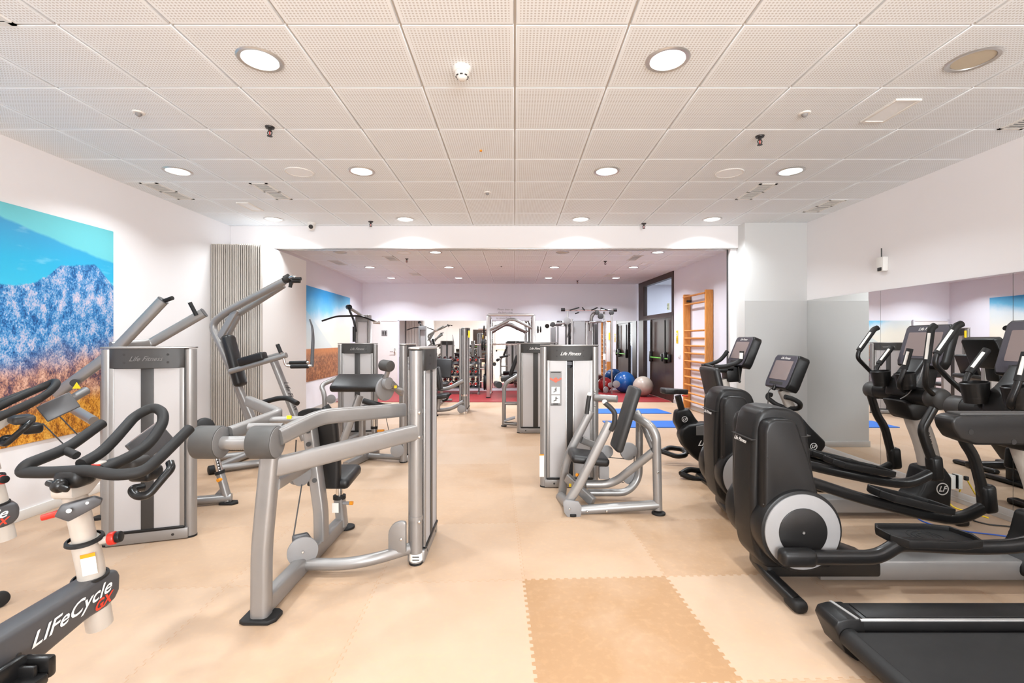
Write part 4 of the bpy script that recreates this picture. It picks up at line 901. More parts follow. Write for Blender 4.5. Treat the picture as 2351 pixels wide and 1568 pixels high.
mb = MB(); mb.box(V(.275, 4.713, .22), (.045, .003, .22)); part('warning_label', mb, PAPER, t); part('label_head', MB().box(V(.275, 4.711, .335), (.045, .003, .012)), ORANGE, t)
part('tilt_sticker', MB().box(at(1309, 1114, 4.19), (.02, .006, .028)), YELLOW, t)

# --- second tower right of the aisle ----------------------------------------------------------
t = thing('leg_extension_machine', 'silver leg machine with frosted tower behind the chest press at the aisle', 'gym machine', (.2, 7.9, 0))
tower(t, .335, 7.5, 0, logo=2)
part('side_frame', seg(MB(), [at(1190, 862, 8.0), at(1158, 881, 8.0), at(1157, 930, 8.0), V(-.19, 8.05, .02)], .035, fil=.1).tube([at(1158, 926, 8.0), at(1196, 926, 8.0)], .03).tube([at(1157, 972, 8.0), at(1196, 974, 8.0)], .03).tube([at(1190, 862, 8.0), V(.2, 7.9, .88)], .035), SILVER, t)
part('backrest', slab(MB(), at(1180, 838, 8.4), (.35, 0, .94), (0, 1, 0), .4, .35, .07), VINYL, t)
part('seat', slab(MB(), at(1172, 866, 8.4), (1, 0, .2), (0, 1, 0), .35, .4, .08), GREYV, t)
part('roller_pad', MB().cyl(at(1140, 881, 8.6), at(1146, 884, 8.2), .06), VINYL, t)
part('footplate', slab(MB(), at(1170, 962, 8.0), (1, 0, .3), (0, 1, 0), .2, .2, .02, .005), GREYP, t)
part('foot_pad', MB().cyl((-.19, 8.05, 0), (-.19, 8.05, .02), .05), RUBBER, t)
part('pivot_cap', MB().cyl(at(1135, 836, 8.5), at(1135, 836, 8.4), .035), INK, t)

t = thing('leg_curl_machine', 'silver machine with frosted tower seen only in the right mirror, hidden behind the aisle towers', 'gym machine', (.6, 9.4, 0))
tower(t, .60, 9.45, 20)
part('seat', slab(MB(), V(.55, 9.0, .45), (1, 0, 0), (0, 1, 0), .3, .3, .07), VINYL, t)
part('seat_post', MB().cyl((.55, 9.0, .0), (.55, 9.0, .42), .04), SILVER, t)
# --- seated row in the far room ---------------------------------------------------------------
t = thing('seated_row_machine', 'silver seated row machine with tall posts beside the dumbbell rack', 'gym machine', (-1.2, 9.4, 0))
tower(t, -1.03, 9.70, 90, h=1.75, pale=True, logo=False)
part('mast', MB().cyl((-1.12, 9.55, .0), (-1.12, 9.55, 1.74), .03, n=20), SILVER, t)
part('frame', seg(MB(), [at(1064, 874, 9.4), at(1028, 893, 9.4), at(998, 894, 9.4)], .04, fil=.2).tube([at(1064, 922, 9.4), at(1034, 940, 9.4), at(998, 942, 9.4)], .04, fil=.2).tube([at(1000, 894, 9.3), at(999, 952, 9.3)], .04), SILVER, t)
part('post_clamp', MB().cyl((-1.03, 9.42, .36), (-1.03, 9.42, .40), .062).cyl((-1.03, 9.42, .0), (-1.03, 9.42, .05), .06), CHROME, t)
mb = MB(); disc(mb, at(1059, 939, 9.3), (0, -1, 0), .08, .03); part('pulley', mb, GREYP, t)
part('chest_pad', slab(MB(), at(1007, 868, 9.3), (-.17, 0, 1), (0, 1, 0), .45, .28, .09), VINYL, t)
part('seat', slab(MB(), at(1014, 909, 9.3), (1, 0, .1), (0, 1, 0), .28, .3, .09), VINYL, t)
part('seat_post', MB().cyl(at(1008, 915, 9.3), at(1006, 940, 9.3), .035), SILVER, t)
part('handle', seg(MB(), [at(1016, 921, 9.25), at(1026, 918, 9.25), at(1030, 908, 9.25), at(1036, 903, 9.25)], .018, fil=.04), RUBBER, t)
part('foot_pad', MB().cyl(fl(1000, 955), fl(1000, 955)+V(0, 0, .02), .055), RUBBER, t)
part('yellow_tag', MB().box(at(1077, 767, 9.38), (.04, .01, .14)), YELLOW, t)

# --- adjustable bench and dumbbells ------------------------------------------------------------
t = thing('weight_bench', 'black upright weight bench in front of the dumbbell rack', 'bench', (-1.75, 11.0, .012))
part('backrest', slab(MB(), V(-1.71, 11.0, .83), (.05, .25, 1), (1, 0, 0), .46, .42, .08), VINYL, t)
part('seat', slab(MB(), V(-1.74, 10.75, .48), (1, 0, 0), (0, 1, 0), .36, .34, .08), GREYV, t)
part('frame', MB().b2((-1.77, 10.5, .012), (-1.71, 11.3, .07), .01).b2((-1.77, 10.95, .07), (-1.71, 11.01, .7), .01).b2((-1.95, 11.25, .012), (-1.53, 11.31, .07), .01), SILVER, t)
RK = thing('dumbbell_rack', 'three-tier dumbbell rack against the far mirror', 'rack', (-1.75, 12.85, .012))
TZ = (.30, .63, .955)
for z in TZ:
    part('tray', slab(MB(), V(-1.75, 12.83-(z-.3)*-.15, z-.095), (1, 0, 0), (0, 1, .18), 1.55, .28, .02, .004), BEAMG, RK)
for x in (-2.5, -1.0): part('side_frame', MB().tube([V(x, 12.62, .03), V(x, 12.95, .05), V(x, 13.0, .98)], .03, fil=.1, sec=rr(.06, .05, .01)), SILVER, RK)
db0 = None; nth = ('first', 'second', 'third', 'fourth', 'fifth', 'sixth', 'seventh', 'eighth', 'ninth')
for ti, z in enumerate(TZ):
    for k in range(9):
        c = V(-2.42+k*.168, 12.83+(z-.3)*.15, z); rd = .068-.006*ti
        lab = f"black dumbbell with red end cap, {nth[k]} from left on the {('bottom', 'middle', 'top')[ti]} tier of the rack"
        if k == 0:
            d = thing('dumbbell', lab, 'dumbbell', c, 'dumbbells on the rack')
            for s in (-1, 1):
                hd = part('head', MB().cyl(c+V(0, s*.05, 0), c+V(0, s*.14, 0), rd, n=20, bev=.012), RUBBER, d)
                part('end_cap', MB().cyl(c+V(0, s*.139, 0), c+V(0, s*.143, 0), rd*.42, n=16), RED, hd)
                part('rim', MB().lathe([(rd*.62, 0), (rd*.7, .003), (rd*.78, 0)], c+V(0, s*.14, 0), (0, s, 0), 20), CHROME, hd)
            part('handle', MB().cyl(c-V(0, .06, 0), c+V(0, .06, 0), .016), CHROME, d)
            db0 = d
        else:
            d = copy_tree(db0); d.location = c; d['label'] = lab
# --- smith machine -----------------------------------------------------------------------------
t = thing('smith_machine', 'tall silver smith machine frame with barbell on the red floor', 'gym machine', (-.1, 12.4, .012))
for x in (-.685, .49):
    part('post', MB().b2((x-.045, 11.85, .03), (x+.045, 11.95, 2.12), .012), SILVER2, t)
    part('post', MB().b2((x-.04, 13.0, .03), (x+.04, 13.08, 2.0), .012), SILVER, t)
    part('floor_runner', MB().b2((x-.04, 11.9, .03), (x+.04, 13.05, .10), .012), SILVER, t)
    part('foot', MB().cyl((x, 11.9, .012), (x, 11.9, .04), .06).cyl((x, 13.04, .012), (x, 13.04, .04), .06), RUBBER, t)
    part('guide_rod', MB().cyl((x+(.07 if x < 0 else -.07), 12.2, .1), (x+(.07 if x < 0 else -.07), 12.2, 2.05), .015), CHROME, t)
    part('side_tube', seg(MB(), [V(x, 11.9, 2.12), V(x, 12.9, 2.1), V(x, 13.04, 1.98)], .045, fil=.15), SILVER, t)
part('top_bar', MB().cyl((-.685, 11.9, 2.15), (.49, 11.9, 2.15), .035), SILVER2, t)
part('arch', seg(MB(), [at(1125, 757, 12), at(1172, 733, 12), at(1182, 734, 12), at(1222, 753, 12)], .045, fil=.2).tube([at(1128, 762, 13.0), at(1162, 743, 13.0), at(1172, 744, 13.0), at(1212, 762, 13.0)], .04, fil=.2), SILVER, t)
bb = part('barbell', MB().cyl((-1.05, 12.2, 1.38), (.85, 12.2, 1.38), .015), CHROME, t)
part('hook_bar', MB().b2((-.73, 12.17, .95), (-.69, 12.23, 1.35), .01), BLACKS, t)
for z in (1.0, .72, .36): part('plate_peg', MB().cyl((-.68, 12.6, z), (-.95, 12.6, z), .018), CHROME, t)
part('plate_peg', MB().cyl((.50, 12.0, 1.78), (.72, 12.0, 1.78), .018).cyl((-.70, 12.0, 1.78), (-.95, 12.0, 1.78), .018), CHROME, t)
p0 = None
for x, y, z, s, lab in ((-.80, 12.2, 1.38, .16, 'black weight plate on the left end of the smith barbell'), (-.86, 12.2, 1.38, .15, 'outer black weight plate on the left end of the smith barbell'), (-.80, 12.6, 1.0, .13, 'small black weight plate on the upper peg of the smith frame'),
                        (-.80, 12.6, .72, .17, 'black weight plate on the middle peg of the smith frame'), (-.78, 12.6, .36, .22, 'large black weight plate on the lowest peg of the smith frame'), (-.83, 12.6, .36, .22, 'second large black weight plate on the lowest peg of the smith frame'),
                        (-.80, 12.0, 1.78, .10, 'small weight plate on the top left peg of the smith frame'), (.60, 12.0, 1.78, .10, 'small weight plate on the top right peg of the smith frame'), (.67, 12.0, 1.78, .085, 'smallest weight plate on the top right peg of the smith frame')):
    g = thing('weight_plate', lab, 'weight plate', (x, y, z), 'weight plates on the smith machine')
    part('disc', MB().cyl((x-.018, y, z), (x+.018, y, z), s, n=32, bev=.006), RUBBER, g); part('hub', MB().cyl((x-.021, y, z), (x+.021, y, z), .035, n=16), STEEL, g)
t = thing('flat_bench', 'low grey padded bench standing inside the smith machine', 'bench', (-.1, 12.3, .012))
part('pad', slab(MB(), V(0.1, 12.3, .47), (0, 1, 0), (1, 0, 0), 1.0, .28, .08), GREYV, t); part('frame', MB().b2((.07, 11.9, .012), (.13, 12.7, .43), .02), SILVER, t)
part('roller', MB().cyl((-.28, 12.1, .42), (-.05, 12.1, .42), .07, bev=.015), VINYL, t); part('roller_arm', MB().cyl((-.1, 12.1, .42), (.1, 12.2, .3), .025), SILVER, t)

# --- cable machine -----------------------------------------------------------------------------
t = thing('cable_machine', 'cable crossover machine with pulleys at the far wall beside the exercise balls', 'gym machine', (2.0, 13.0, .012))
part('column', MB().b2((2.48, 12.95, .012), (2.53, 13.0, 2.3), .008).b2((2.66, 12.75, .012), (2.70, 12.79, 2.2), .008), SILVER, t)
part('side_cover', MB().b2((2.55, 12.85, .9), (2.66, 12.95, 2.0), .005), WHITE, t)
part('weight_tower', MB().b2((1.15, 12.9, .012), (1.42, 13.2, 1.90), .03), FROST, t)
part('weight_tower', MB().b2((1.62, 12.95, .35), (1.98, 13.05, 2.03), .02), GREYP, t)
part('column', MB().cyl((1.47, 12.9, .012), (1.47, 12.9, 2.3), .025).cyl((1.60, 12.95, .012), (1.60, 12.95, 2.1), .035).cyl((2.02, 12.95, .012), (2.02, 12.95, 2.0), .035), SILVER2, t)
tb_ = part('top_bar', MB().cyl(at(1294, 712, 12.9), at(1408, 712, 12.9), .02), CHROME, t)
part('bar_end', MB().cyl(at(1288, 711, 12.9), at(1297, 711, 12.9), .045).cyl(at(1408, 712, 12.9), at(1416, 712, 12.9), .045), BLACKS, tb_)
mb = MB()
for a, b in (((1308, 712), (1330, 706)), ((1337, 706), (1342, 712)), ((1358, 712), (1372, 706)), ((1379, 707), (1395, 712)), ((1321, 720), (1329, 717))): mb.cyl(at(*a, 12.85), at(*b, 12.75), .018)
part('chin_grip', mb, RUBBER, tb_)
mb = MB(); disc(mb, at(1302, 737, 12.85), (0, -1, 0), .10, .04); disc(mb, at(1415, 882, 12.7), (0, -1, 0), .10, .03); disc(mb, at(1401, 884, 12.72), (.5, -1, 0), .07, .03); disc(mb, at(1391, 895, 12.75), (.6, -1, 0), .09, .03); part('pulley', mb, GREYP, t)
mb = MB(); disc(mb, at(1404, 718, 12.8), (.2, -1, 0), .065, .05); disc(mb, at(1379, 726, 12.85), (.2, -1, 0), .08, .05); disc(mb, at(1371, 718, 12.85), (.2, -1, 0), .06, .05); disc(mb, at(1269, 745, 12.9), (.2, -1, 0), .07, .05); part('pulley', mb, CHAR, t)
part('cross_arm', MB().tube([at(1276, 743, 12.9), at(1300, 742, 12.9)], .03).tube([at(1353, 740, 12.9), at(1388, 738, 12.9)], .025).tube([at(1356, 760, 13.0), at(1358, 725, 13.0), at(1368, 716, 13.0)], .05, fil=.1), SILVER, t)
part('selector', MB().b2((2.47, 12.92, .95), (2.545, 12.955, 1.12)), PAPER, t); part('warning_label', MB().box(at(1399, 772, 12.84), (.04, .006, .2)), YELLOW, t)
part('strap_handle', MB().tube([at(1304, 745, 12.7), at(1311, 778, 12.7), at(1303, 774, 12.7), at(1308, 750, 12.7)], .01, fil=0), INK, t)
part('accessory_rail', MB().b2((1.66, 12.85, .96), (2.0, 12.9, 1.02)).b2((1.70, 12.85, .8), (1.74, 12.9, .98)).b2((1.83, 12.85, .8), (1.88, 12.9, .98)).b2((1.95, 12.85, .8), (1.99, 12.9, .98)), INK, t)
part('cable', MB().cyl((1.2, 12.88, .4), (1.2, 12.88, 1.9), .012), INK, t)

# ---------------------------------------------------------------- balls, mats, wall bars
def ball(x, y, r, mat, lab):
    mb = MB(); prof = []
    for k in range(25):
        a = math.pi*k/24; prof.append((max(0, r*math.sin(a)*(1+.006*math.sin(k*2.2))), -r*math.cos(a)))
    mb.lathe(prof, (x, y, .012+r), (.3, -.2, 1), 40); mb.v = [V(p.x, p.y, max(p.z, .0125)) for p in mb.v]
    o = solo('exercise_ball', mb, mat, lab, 'exercise ball', 'exercise balls by the glass doors')
ball(3.11, 13.1, .30, BALLB, 'large blue exercise ball by the cable machine')
ball(3.40, 12.25, .265, BALLG, 'grey exercise ball in front of the dark doors')
ball(2.60, 13.32, .21, BALLR, 'red exercise ball behind the cable machine post')
for x0, x1, y0, y1, lab in ((1.42, 3.14, 9.42, 10.05, 'blue exercise mat nearer the red floor'), (1.62, 3.36, 7.92, 8.55, 'blue exercise mat nearer the chest press')):
    mb = MB(); mb.add([V(x0+.0, y0, 0), V(x1+.06, y0, 0), V(x1-.04, y1, 0), V(x0-.0, y1, 0), V(x0, y0, .012), V(x1+.06, y0, .012), V(x1-.04, y1, .012), V(x0, y1, .012)], [(0, 1, 2, 3), (4, 5, 6, 7), (0, 1, 5, 4), (1, 2, 6, 5), (2, 3, 7, 6), (3, 0, 4, 7)])
    solo('exercise_mat', mb, YOGA, lab, 'exercise mat')
t = thing('wall_bars', 'orange wooden wall bars on the right wall of the far room', 'wall bars', dw(9.65, 0, .08))
YA, YC = 9.12, 10.14
for y in (YA, YC): part('upright', MB().b2((RX(y)-.15, y-.035, .02), (RX(y)-.01, y+.035, 2.50), .004), WOOD, t)
zs = [.20, .37, .54, .71, .88, 1.05, 1.22, 1.38, 1.54, 1.70, 2.27, 2.44]
for z in zs: part('rung', MB().tube([V(RX(YA)-(.13 if z < 2.4 else .15), YA, z), V(RX(YC)-(.13 if z < 2.4 else .15), YC, z)], .02, 12), WOOD, t)
part('bracket', MB().b2((RX(YC)-.1, YC-.09, 2.33), (RX(YC)-.01, YC-.03, 2.37)), STEEL, t)
#==PART3==
# ---------------------------------------------------------------- cardio machines
def console(root, c, w=.44, h=.36, th=.085, tilt=18, yaw=0, logo=True):
    """screen console facing -X, leaning back by tilt"""
    R = Matrix.Rotation(math.radians(yaw), 3, 'Z')
    n = R @ V(-math.cos(math.radians(tilt)), 0, math.sin(math.radians(tilt))); s = R @ V(0, -1, 0); u = n.cross(s)
    if u.z < 0: u = -u
    c = Vector(c)
    def rp(w_, h_, r, dy=0): return [(x, y+dy) for x, y in rr(w_, h_, r, 4)]
    body = [(-w/2*.88, h/2), (w/2*.88, h/2), (w/2*.98, h/2-.03), (w/2, -h/2+.05), (w/2*.92, -h/2), (-w/2*.92, -h/2), (-w/2, -h/2+.05), (-w/2*.98, h/2-.03)]
    cs = part('console', MB().prism(body, c-n*th/2, s, u, th, .014, 3), BLACKP, root)
    part('bezel', MB().prism([(x*.93, y*.93) for x, y in body], c+n*.003, s, u, .008, .003, 1), LILAC, cs)
    part('screen', MB().prism(rp(w*.72, h*.56, .01, .01), c+n*.008, s, u, .003), SCREEN, cs)
    mb = MB(); mb.box(c+n*.007-u*h*.36, (.004, w*.55, .03), .001, 1, Matrix((n, s, u)).transposed()); part('key_strip', mb, CHAR, cs)
    if logo:
        mb = MB(); text(mb, 'Life Fitness', .036, c+n*.0078+u*h*.385, s, u, shear=.5, ex=.001, bold=.015); part('logo', mb, TEXTW, cs)
    mb = MB(); mb.box(c+n*.006-u*h*.50, (.03, .04, .06), .008, 2, Matrix((n, s, u)).transposed()); part('phone_rest', mb, BLACKS, cs)
    return cs
def lf_disc(root, c, n, r, up=(0, 0, 1)):
    n = Vector(n).normalized(); n1 = Vector(up); n1 = (n1-n*n1.dot(n)).normalized(); s = n1.cross(n)
    mb = MB(); mb.lathe([(r*.84, 0), (r*.84, .0018), (r, .0018), (r, 0)], c, n, 32)
    text(mb, 'LF', r*1.25, Vector(c)+s*r*-.05-n1*r*.02, s, n1, shear=.35, ex=.001, bold=.02)
    part('emblem', mb, TEXTW, root)
def elliptical(X0, Yc, lab, near_pedal):
    t = thing('elliptical_trainer', lab, 'elliptical trainer', (X0+1.0, Yc, 0), 'black elliptical cross trainers')
    def L(a, b, c): return V(X0+a, Yc-b, c)
    ux, uz = V(1, 0, 0), V(0, 0, 1); O = lambda b: V(X0, Yc-b, 0)
    spine = [(.10, .13), (.035, .20), (.008, .34), (.0, .60), (.012, .90), (.03, 1.03), (.06, 1.085), (.12, 1.105), (.24, 1.095), (.31, 1.06), (.34, 1.0), (.40, .60), (.50, .35), (.50, .13)]
    sp_ = part('drive_housing', MB().prism(spine, O(0), ux, uz, .25, .035, 4), BLACKP, t)
    part('housing_seam', MB().prism([(-.0005, .905), (.36, .93), (.36, .934), (-.0005, .909)], O(0), ux, uz, .2515), INK, sp_)
    mb = MB(); text(mb, 'Life Fitness', .034, L(-.002, -.01, .885), (0, -1, 0), (.03, 0, 1), shear=.5, ex=.0, bold=.02); part('logo', mb, TEXTW, sp_)
    fair = [(.035, .40), (.04, .97), (.055, 1.025), (.10, 1.045), (.205, 1.04), (.235, 1.015), (.32, .75), (.40, .44), (.40, .34), (.1, .30)]
    for s in (-1, 1):
        part('side_cover', MB().prism(fair, O(s*.155), ux, uz, .10, .03, 4), BLACKP, t)
        part('wheel_housing', MB().cyl(L(.239, s*.10, .401), L(.239, s*.232, .401), .237, n=56, bev=.012), BLACKP, t)
        wh = part('crank_wheel', MB().cyl(L(.239, s*.23, .401), L(.239, s*.242, .401), .217, n=64, bev=.003), GREYP, t)
        part('wheel_disc', MB().cyl(L(.239, s*.241, .401), L(.239, s*.247, .401), .139, n=48, bev=.002), CHAR if False else BLACKS, wh)
        part('axle_bolt', MB().cyl(L(.239, s*.246, .401), L(.239, s*.251, .401), .008, n=12), CHROME, wh)
    mb = MB()
    for a, c in ((.06, .82), (.03, .55), (.10, .52)): mb.sphere(L(a, .207, c), .005, 8)
    part('screw', mb, STEEL, t)
    part('under_cover', MB().prism([(.10, .07), (.10, .2), (.46, .26), (.60, .23), (.80, .16), (.80, .07)], O(0), ux, uz, .22, .02), BLACKS, t)
    part('stabilizer', MB().tube([L(.24, -.22, .045), L(.14, -.1, .085), L(.12, .1, .085), L(.155, .32, .045)], .036, fil=.06), BLACKS, t)
    for s in (-1, 1): part('stabilizer_foot', MB().box(L(.155, .31, .036) if s > 0 else L(.24, -.22, .036), (.085, .13, .072), .03, 3), RUBBER, t)
    part('base_rail', MB().b2((X0+.45, Yc-.075, .035), (X0+1.95, Yc+.075, .155), .012), SILVER, t)
    part('stabilizer', MB().b2((X0+1.90, Yc-.28, .0), (X0+2.0, Yc+.28, .055), .02), BLACKS, t)
    sh = part('mast_shroud', MB().prism([(1.665, .13), (1.72, .18), (1.77, .27), (1.81, .42), (1.96, .44), (2.03, .34), (2.02, .06), (1.67, .06)], O(0), ux, uz, .20, .03, 3), BLACKP, t)
    lf_disc(sh, L(1.935, .1015, .25), (0, -1, 0), .052)
    ms = part('mast', MB().tube([L(1.93, 0, .36), L(1.88, 0, .62), L(1.78, 0, .86), L(1.74, 0, 1.10)], .05, fil=.25, sec=rr(.17, .09, .035), up=(1, 0, 0)), CREAM, t)
    mb = MB(); text(mb, 'Life Fitness', .085, L(1.875, .047, .60), (-.26, 0, 1), (-1, 0, -.26), shear=.4, ex=.001, bold=.02); part('logo', mb, INK, ms)
    cy = part('pivot_housing', MB().cyl(L(1.69, -.30, 1.04), L(1.69, .27, 1.04), .073, n=32), BLACKP, t)
    part('pivot_cap', MB().cyl(L(1.69, .262, 1.04), L(1.69, .375, 1.04), .088, n=36, bev=.03).cyl(L(1.69, -.262, 1.04), L(1.69, -.375, 1.04), .078, n=32, bev=.01), CHAR, cy)
    part('mast_cover', MB().prism([(1.60, 1.02), (1.86, 1.04), (1.92, 1.30), (1.80, 1.36), (1.70, 1.22), (1.62, 1.16)], O(0), ux, uz, .22, .03, 3).prism([(1.58, 1.0), (1.84, 1.0), (1.80, .86), (1.72, .82), (1.66, .84)], O(0), ux, uz, .24, .03, 3), BLACKP, t)
    for b in (-.12, .14):
        part('cup_holder', MB().lathe([(.045, 0), (.062, .0), (.075, .13), (.068, .135), (.066, .03), (0, .02)], L(1.60, b, 1.10), (-.12, 0, 1), 28), BLACKP, t)
    console(t, L(1.86, 0, 1.46), .46, .38, .075, 16)
    for s in (-1, 1):                                    # moving handles, fixed grips, pedal arms
        if s < 0:
            path = [L(1.80, -.34, 1.06), L(1.82, -.40, 1.11), L(1.735, -.45, 1.22), L(1.625, -.45, 1.335), L(1.64, -.45, 1.405), L(1.785, -.45, 1.61)]; g = (path[-2], path[-1])
            low = [L(1.66, -.33, 1.0), L(1.72, -.33, .80), L(1.79, -.33, .70), L(1.86, -.33, .42)]
            fix = [L(1.68, -.16, 1.10), L(1.60, -.2, 1.17), L(1.63, -.22, 1.26), L(1.76, -.22, 1.43)]
        else:
            path = [L(1.62, .36, 1.08), L(1.50, .42, 1.15), L(1.50, .44, 1.33), L(1.535, .44, 1.60)]; g = (path[-2], path[-1])
            low = [L(1.67, .33, 1.0), L(1.56, .33, .80), L(1.58, .33, .72), L(1.66, .33, .50)]
            fix = [L(1.60, .12, 1.08), L(1.50, .17, 1.13), L(1.53, .19, 1.24), L(1.58, .19, 1.42)]
        hd = part('moving_handle', MB().tube(path, .0185, fil=.07), BLACKS, t)
        part('grip', MB().tube([g[0], g[1], g[1]+(g[1]-g[0]).normalized()*.02+V(.025, 0, 0)], .025, fil=.015), RUBBER, hd)
        d = (g[1]-g[0]).normalized(); sd = V(-1, 0, 0)
        part('contact_plate', MB().tube([g[0]+d*.03+V(-.015, -.008, 0), g[1]-d*.04+V(-.015, -.008, 0)], .016, sec=rr(.028, .02, .008), up=(-1, -.6, 0)), PAPER, hd)
        fx = part('fixed_handle', MB().tube(fix, .018, fil=.05), BLACKS, t); d = (fix[-1]-fix[-2])
        part('grip', MB().tube([fix[-2]+d*.15, fix[-1]+d*.08], .024), RUBBER, fx)
        part('contact_plate', MB().tube([fix[-2]+d*.35+V(-.014, -.008, 0), fix[-1]-d*.05+V(-.014, -.008, 0)], .016, sec=rr(.028, .02, .008), up=(-1, -.6, 0)), PAPER, fx)
        part('swing_arm', MB().tube(low, .03, fil=.10, sec=rr(.066, .05, .02), up=(1, 0, 0)), BLACKS, t)
        if s < 0:
            arm = [L(.30, -.29, .62), L(.62, -.29, .53), L(.95, -.29, .42), L(1.40, -.31, .30), L(1.68, -.33, .245), L(1.90, -.33, .36)]; pc, pa_ = L(1.28, -.27, .40), V(1, 0, -.24); joint = L(1.88, -.33, .36)
            crank = L(.30, -.29, .60)
        elif near_pedal == 0:
            arm = [L(.20, .30, .285), L(.62, .30, .285), L(.74, .29, .35), L(.80, .28, .35), L(1.20, .28, .33), L(1.45, .32, .36), L(1.72, .33, .50)]; pc, pa_ = L(.95, .235, .365), V(1, 0, -.02); joint = L(1.70, .33, .46)
            crank = L(.17, .30, .285)
        else:
            arm = [L(.28, .30, .58), L(.55, .30, .535), L(.86, .30, .46), L(1.25, .31, .38), L(1.45, .33, .36), L(1.66, .33, .46)]; pc, pa_ = L(1.10, .26, .475), V(1, 0, -.20); joint = L(1.66, .33, .45)
            crank = L(.27, .30, .58)
        am = part('pedal_arm', MB().tube(arm, .034, 14, fil=.12, sec=rr(.075, .06, .022), up=(0, 0, 1)), BLACKS, t)
        part('crank_joint', MB().box(crank, (.20, .085, .095), .03, 3), BLACKP, am)
        part('arm_joint', MB().box(joint+V(0, 0, .04), (.10, .085, .20), .028, 3, Matrix.Rotation(-.1, 3, 'Y')), BLACKP, am)
        a_ = pa_.normalized(); sd = V(0, 1, 0); nn = a_.cross(sd); nn = nn if nn.z > 0 else -nn
        pl = [(-.24, -.05), (-.20, -.12), (.10, -.13), (.22, -.10), (.25, -.02), (.22, .09), (.10, .12), (-.20, .11), (-.24, .05)]
        fp_ = part('foot_plate', MB().prism(pl, pc, a_, sd, .024, .006), RUBBER, am)
        rim = MB(); ring = [pc+a_*x+sd*y+nn*.016 for x, y in pl]; rim.tube(ring+[ring[0]], .012, 8, 0, sec=rr(.045, .016, .006), up=nn); part('plate_rim', rim, BLACKP, fp_)
        mb = MB()
        for k in range(3): mb.lathe([(.035+.025*k, 0), (.035+.025*k, .002), (.042+.025*k, .002), (.042+.025*k, 0)], pc+nn*.012, nn, 28)
        part('tread', mb, RUBBER, fp_)
    part('cable', MB().tube([L(1.80, .08, 1.30), L(1.72, .16, 1.28), L(1.66, .19, 1.18), L(1.60, .15, 1.05), L(1.58, .10, 1.01)], .004, 8, .06), GREYP, t)
    return t
elliptical(1.42, 2.90, 'black elliptical cross trainer nearest the camera with large grey ringed wheel', 0)
elliptical(1.676, 4.00, 'second black elliptical cross trainer, standing behind the nearest one', 1)

# --- upright bike ------------------------------------------------------------------------------
t = thing('upright_bike', 'black upright exercise bike with saddle, farthest of the right-hand cardio machines', 'exercise bike', (2.2, 5.42, 0))
Yb = 5.42
part('saddle', MB().prism([(-.15, -.03), (-.13, -.10), (-.02, -.10), (.03, -.05), (.16, -.025), (.17, 0), (.16, .025), (.03, .05), (-.02, .10), (-.13, .10), (-.15, .03)], V(1.865, Yb, .905), (1, 0, -.05), (0, 1, 0), .06, .02, 3), VINYL, t)
part('seat_post', MB().tube([at(1556, 908, Yb), at(1567, 948, Yb)], .038), BLACKS, t)
part('adjust_lever', MB().tube([at(1566, 908, Yb-.05), at(1580, 910, Yb-.1)], .008), RED, t)
def pxpoly(pts, Y, z0): return [((x-VX)*Y/F, CH-(y-VY)*Y/F) for x, y in pts]
bd = part('frame_cover', MB().prism(pxpoly([(1554, 943), (1584, 938), (1599, 962), (1625, 990), (1640, 1040), (1600, 1050), (1566, 1000), (1550, 970)], Yb-.06, 0), V(0, Yb, 0), (1, 0, 0), (0, 0, 1), .13, .03, 3), BLACKP, t)
lf_disc(bd, V((1573-VX)*5.34/F, Yb-.067, CH-(963-VY)*5.34/F), (0, -1, 0), .034)
cc = part('crank_cover', MB().prism(pxpoly([(1561, 1002), (1566, 985), (1580, 976), (1625, 970), (1690, 1000), (1690, 1060), (1625, 1075), (1595, 1052), (1570, 1024)], Yb-.14, 0), V(0, Yb-.07, 0), (1, 0, 0), (0, 0, 1), .16, .03, 3), BLACKP, t)
part('silver_panel', MB().prism(pxpoly([(1600, 979), (1622, 976), (1626, 1000), (1600, 1000)], 5.25, 0), V(0, 5.268, 0), (1, 0, 0), (0, 0, 1), .006, .002, 1), SILVER, cc)
mb = MB(); text(mb, 'Life Fitness', .085, at(1602, 1018, 5.265), (1, 0, 0), (0, 0, 1), shear=.5, align='LEFT', bold=.02); part('logo', mb, TEXTW, cc)
for c0, yy in ((at(1550, 1040, 5.62), 5.62), (at(1597, 1092, 5.02), 5.02)):
    pd = part('pedal', MB().tube([c0+V(-.16, 0, .02), c0+V(.0, -.06, -.03), c0+V(.12, -.06, -.01), c0+V(.12, .06, .03), c0+V(-.05, .07, .05), c0+V(-.16, 0, .02)], .03, fil=.05), BLACKS, t)
    part('crank_arm', MB().tube([c0+V(.10, 0, 0), V(2.35, yy+(.08 if yy < Yb else -.12), .22)], .025), BLACKS, pd)
part('mast', MB().tube([V(2.45, Yb, .20), V(2.52, Yb, .70), V(2.44, Yb, 1.05)], .06, fil=.2), CREAM, t)
part('mast_head', MB().prism([(-.075, -.075), (.075, -.07), (.10, .10), (-.10, .10)], at(1679, 862, Yb), (1, 0, 0), (0, 0, 1), .16, .02).box(at(1662, 848, Yb), (.20, .16, .07), .025), BLACKP, t)
hb = part('handlebar', MB().tube([at(1612, 840, Yb+.22), at(1632, 836, Yb+.22), at(1652, 828, Yb+.22), at(1662, 818, Yb+.22), at(1670, 806, Yb+.22)], .024, fil=.06).tube([at(1640, 842, Yb-.22), at(1662, 842, Yb-.22), at(1690, 834, Yb-.22), at(1702, 826, Yb-.22), at(1703, 806, Yb-.22)], .024, fil=.06).tube([at(1620, 838, Yb+.2), at(1640, 845, Yb), at(1645, 843, Yb-.2)], .022, fil=.08), RUBBER, t)
